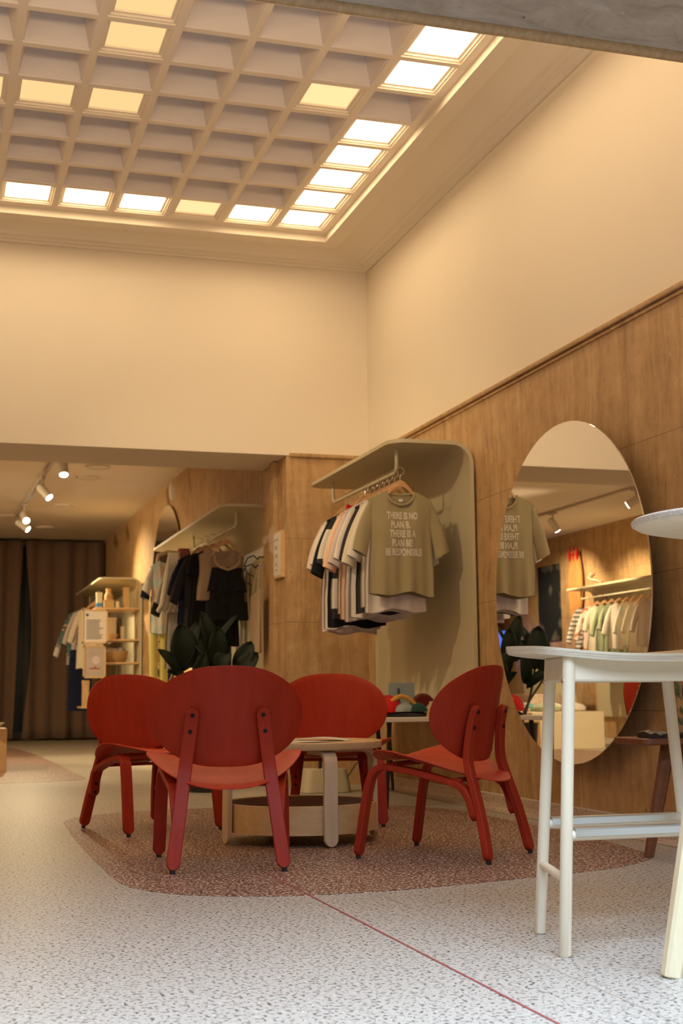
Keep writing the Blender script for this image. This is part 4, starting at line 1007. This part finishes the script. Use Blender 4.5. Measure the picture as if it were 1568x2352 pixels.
for a in [((-.17, 0, .80), (-.20, -.02, 1.12), .085, (.1, -1, 0)), ((-.17, 0, .82), (-.06, .02, 1.14), .045, (-.5, -1, .2)), ((-.20, -.03, .76), (-.36, -.06, .94), .045, (.2, -.8, .6)),
          ((.04, 0, .9), (-.06, -.02, 1.20), .05, (.2, -1, 0)), ((.04, 0, .95), (.20, 0, 1.18), .022, (-.6, -.8, .3)), ((.04, 0, .86), (-.12, -.03, 1.00), .06, (.3, -1, .5)),
          ((.05, 0, .84), (.05, -.06, 1.10), .06, (0, -1, .2)), ((.2, .02, .78), (.30, 0, 1.0), .06, (-.3, -1, .2)), ((.18, .02, .74), (.34, -.04, .92), .065, (-.2, -.9, .5)),
          ((.03, 0, .78), (.14, -.05, .94), .06, (-.3, -1, .3)), ((-.1, -.03, .66), (-.3, -.08, .79), .05, (.1, -.5, .9)), ((-.1, 0, .7), (-.04, -.08, .92), .045, (0, -1, .3)), ((.1, .02, .62), (.0, -.1, .78), .05, (0, -.6, .8))]: leaf(*a)

# ------------------------------------------------------------------ bar stool
bs = thing('bar_stool', 'whitewashed birch bar stool with steel footrests at the right foreground', 'stool', (1.793, 3.2, 0))
def rleg(parent, top, bot, r0, r1, mat, name='leg'):
    mb = MB(); mb.tube([top, Vector(top).lerp(Vector(bot), .5), Vector(bot)+Vector((0, 0, .003)), bot], [r0, r1, r1, r1-.003], 24); return mb.build(name, mat, parent, smooth=True)
legs = [((-.250, -.105, .722), (-.309, -.152, 0)), ((.250, -.105, .722), (.309, -.152, 0)), ((-.172, .162, .722), (-.229, .158, 0)), ((.180, .162, .722), (.237, .158, 0))]
for a, b2 in legs: rleg(bs, a, b2, .0165, .0155, M['whitewoodz'])
L2 = lambda k, z: Vector(legs[k][1]).lerp(Vector(legs[k][0]), z/.722)
# seat: dished plywood
mb = MB(); N = 72; tops = []; bots = []; R = 10
def so(a):
    e = 2/4.2; c_, s_ = cos(a), sin(a); x = .318*abs(c_)**e*(1 if c_ > 0 else -1); y = .195*abs(s_)**e*(1 if s_ > 0 else -1); return x, y
for k in range(R+1):
    q = k/R
    for i in range(N):
        x, y = so(2*pi*i/N); x *= q; y *= q; y += .035
        z = .733-.020*max(0, 1-(x/.27)**2)*0+.010*(abs(x)/.318)**3-.010*(1-(x/.318)**2)+.006*(y/.2)
        if q > .95: z -= .001
        tops.append((x, y, z+.010)); bots.append((x*.985 if q > .99 else x, y*.985 if q > .99 else y, z-.010))
fs = []; off = len(tops)
for k in range(R):
    for i in range(N):
        j2 = (i+1) % N; fs += [(k*N+i, k*N+j2, (k+1)*N+j2, (k+1)*N+i), (off+k*N+i, off+(k+1)*N+i, off+(k+1)*N+j2, off+k*N+j2)]
for i in range(N): j2 = (i+1) % N; fs.append((R*N+i, R*N+j2, off+R*N+j2, off+R*N+i))
mb.add(tops+bots, fs); so_ = mb.build('seat', M['whitewood'], bs, smooth=True)
bm = bmesh.new(); bm.from_mesh(so_.data); bmesh.ops.remove_doubles(bm, verts=bm.verts, dist=.0004); bmesh.ops.recalc_face_normals(bm, faces=bm.faces); bm.to_mesh(so_.data); bm.free()
for dz in (-.0055, -.001, .0035):
    rg = []
    for k in range(N):
        x, y = so(2*pi*k/N); x *= 1.0006; y *= 1.0006; z = .733+.010*(abs(x)/.318)**3-.010*(1-min(1, (x/.318)**2))+.006*((y+.035)/.2)+dz-.0012
        rg.append((x, y+.035, z))
    MB().rings([[(x*1.001, (y-.035)*1.001+.035, z-.0006) for x, y, z in rg], [(x*1.0025, (y-.035)*1.0035+.035, z) for x, y, z in rg], [(x*1.001, (y-.035)*1.001+.035, z+.0006) for x, y, z in rg]], cap=False).build('ply_line', M['ply'], so_)
MB().box(-.245, .245, -.115, -.093, .658, .724).build('apron', M['whitewood'], bs, bevel=.006)
MB().box(-.172, .180, .152, .174, .658, .724).build('apron', M['whitewood'], bs, bevel=.006)
for sx, a, b2 in ((-1, (-.247, -.10), (-.18, .16)), (1, (.247, -.10), (.188, .16))):
    mb = MB(); d = Vector((b2[0]-a[0], b2[1]-a[1], 0)).normalized(); nn = Vector((-d.y, d.x, 0))*.010
    p = [Vector((*a, .66))-nn, Vector((*b2, .66))-nn, Vector((*b2, .66))+nn, Vector((*a, .66))+nn]; mb.prism(p, (0, 0, .062)); mb.build('apron', M['whitewood'], bs, bevel=.005)
for ka, kb, nm in ((0, 1, 'near'), (2, 3, 'far')):
    a, b2 = L2(ka, .283), L2(kb, .283)
    rg = MB().tube([a+Vector((.010, 0, 0)), b2-Vector((.010, 0, 0))], .0135, 18).build('rung', M['whitewood'], bs, smooth=True)
    mb = MB(); rs = []
    for x in (a.x+.018, b2.x-.018):
        y = a.y; rs.append([(x, y-.0158, .281), (x, y-.0158, .297), (x, y-.012, .3005), (x, y+.012, .3005), (x, y+.0158, .297), (x, y+.0158, .281), (x, y+.0138, .281), (x, y+.0138, .2965), (x, y-.0138, .2965), (x, y-.0138, .281)])
    mb.rings(rs).build('footrest_plate', M['steel'], rg)['label'] = 'steel cover strip on the rung'
for ka, kb in ((0, 2), (1, 3)):
    a, b2 = L2(ka, .178), L2(kb, .178); MB().tube([a, b2], .0115, 16).build('rung', M['whitewood'], bs, smooth=True)
for k in (0, 2):
    p = L2(k, .66); MB().tube([p+Vector((-.014, 0, 0)), p+Vector((-.0185, 0, 0))], .006, 12).build('screw_cap', M['chrome'], bs, smooth=True)

# ------------------------------------------------------------------ bar table at the right edge
bt = thing('bar_table', 'tall round plywood bar table with a pale leg at the right picture edge', 'table', (1.945, 2.85, 0))
mb = MB(); mb.cur = 0
mb.lathe([(.01, 1.028), (.25, 1.028), (.29, 1.036), (.302, 1.044), (.304, 1.052), (.298, 1.057), (.01, 1.057)], 96); mb.build('table_top', M['whitewood'], bt, smooth=True)
MB().lathe([(.2955, 1.0395), (.3035, 1.0435), (.3055, 1.052), (.2995, 1.0565)], 96, cap=False).build('edge_band', M['ply'], bt, smooth=True)['label'] = 'layered plywood edge'
for top, bot in (((-.145, -.13, 1.03), (-.345, -.093, 0)), ((.16, -.12, 1.03), (.36, -.10, 0)), ((.03, .2, 1.03), (.10, .42, 0))):
    top, bot = Vector(top), Vector(bot); a = math.atan2(bot.y-top.y, bot.x-top.x)
    t_ = (bot-top).normalized(); s1 = Vector((-sin(a), cos(a), 0)); s2 = t_.cross(s1)
    rs = []
    for k, (q, w_) in enumerate(((0, .026), (.3, .024), (.96, .021), (.997, .020), (1, .017))):
        c_ = top.lerp(bot, q); ch = w_*.35
        rs.append([c_+s1*x+s2*y for x, y in ((-w_, -w_+ch), (-w_+ch, -w_), (w_-ch, -w_), (w_, -w_+ch), (w_, w_-ch), (w_-ch, w_), (-w_+ch, w_), (-w_, w_-ch))])
    MB().rings(rs).build('leg', M['yellowwood'], bt, smooth=True)

# ------------------------------------------------------------------ brown side table with jar
stb = thing('side_table', 'small brown stained wooden side table against the wall behind the bar stool', 'table', (2.80, 4.74, 0))
MB().rings([rr(.190, .125, .03, .430), rr(.198, .133, .035, .434), rr(.198, .133, .035, .452), rr(.194, .129, .033, .456)]).build('table_top', M['brownwood'], stb)
for top, bot in (((-.03, -.02, .43), (-.135, -.02, .003)), ((.11, -.09, .43), (.16, -.10, .003)), ((.12, .09, .43), (.17, .10, .003))):
    top, bot = Vector(top), Vector(bot)
    rs = []
    for q, w_ in ((0, .026), (.5, .023), (1, .017)):
        c_ = top.lerp(bot, q); rs.append([c_+Vector((x*w_, y*w_, 0)) for x, y in ((-1, -.5), (-.5, -1), (.5, -1), (1, -.5), (1, .5), (.5, 1), (-.5, 1), (-1, .5))])
    MB().rings(rs).build('leg', M['brownwood'], stb)
    MB().tube([bot+Vector((0, 0, .004)), bot-Vector((0, 0, .003))], .010, 10).build('foot_pad', M['blackpl'], stb)
pk = MB(); rs = []
for k in range(9):
    x = -.085+.17*k/8; h = .018+.008*sin(k*2.1)
    rs.append([(x, -.05+.004*sin(k*3), 0), (x, .05, 0), (x, .055, h), (x, 0, h+.008*sin(k*1.3+1)), (x, -.052, h*.8)])
pk.rings(rs); o = pk.build('black_packet', M['blackpl']); o.location = (2.715, 4.66, .457); tag(o, 'crumpled black packet on the brown side table', 'packet')
gj = thing('glass_jar', 'clear glass jar of green sprigs on the brown side table', 'jar', (2.845, 4.70, .457))
MB().lathe([(.004, .003), (.055, .003), (.062, .02), (.062, .12), (.045, .155), (.045, .185), (.047, .188), (.042, .188), (.041, .155), (.057, .118), (.057, .022), (.05, .008), (.004, .008)], 32, cap=False).build('glass', M['glass'], gj, smooth=True)
mb = MB(); rnd = random.Random(3)
for k in range(16):
    a = rnd.uniform(0, 6.28); z0 = .03+.012*k; p = Vector((.02*cos(a), .02*sin(a), z0)); q = p+Vector((.05*cos(a), .05*sin(a), .06+.02*rnd.random()))
    if q.z < .19: q = p+Vector((.025*cos(a), .025*sin(a), .04))
    mb.tube([p, (p+q)/2, q], [.001, .009, .001], 6)
mb.tube([(0, 0, .01), (.005, 0, .15), (0, .005, .26)], .003, 6); mb.build('sprigs', M['grapevine'], gj, smooth=True)
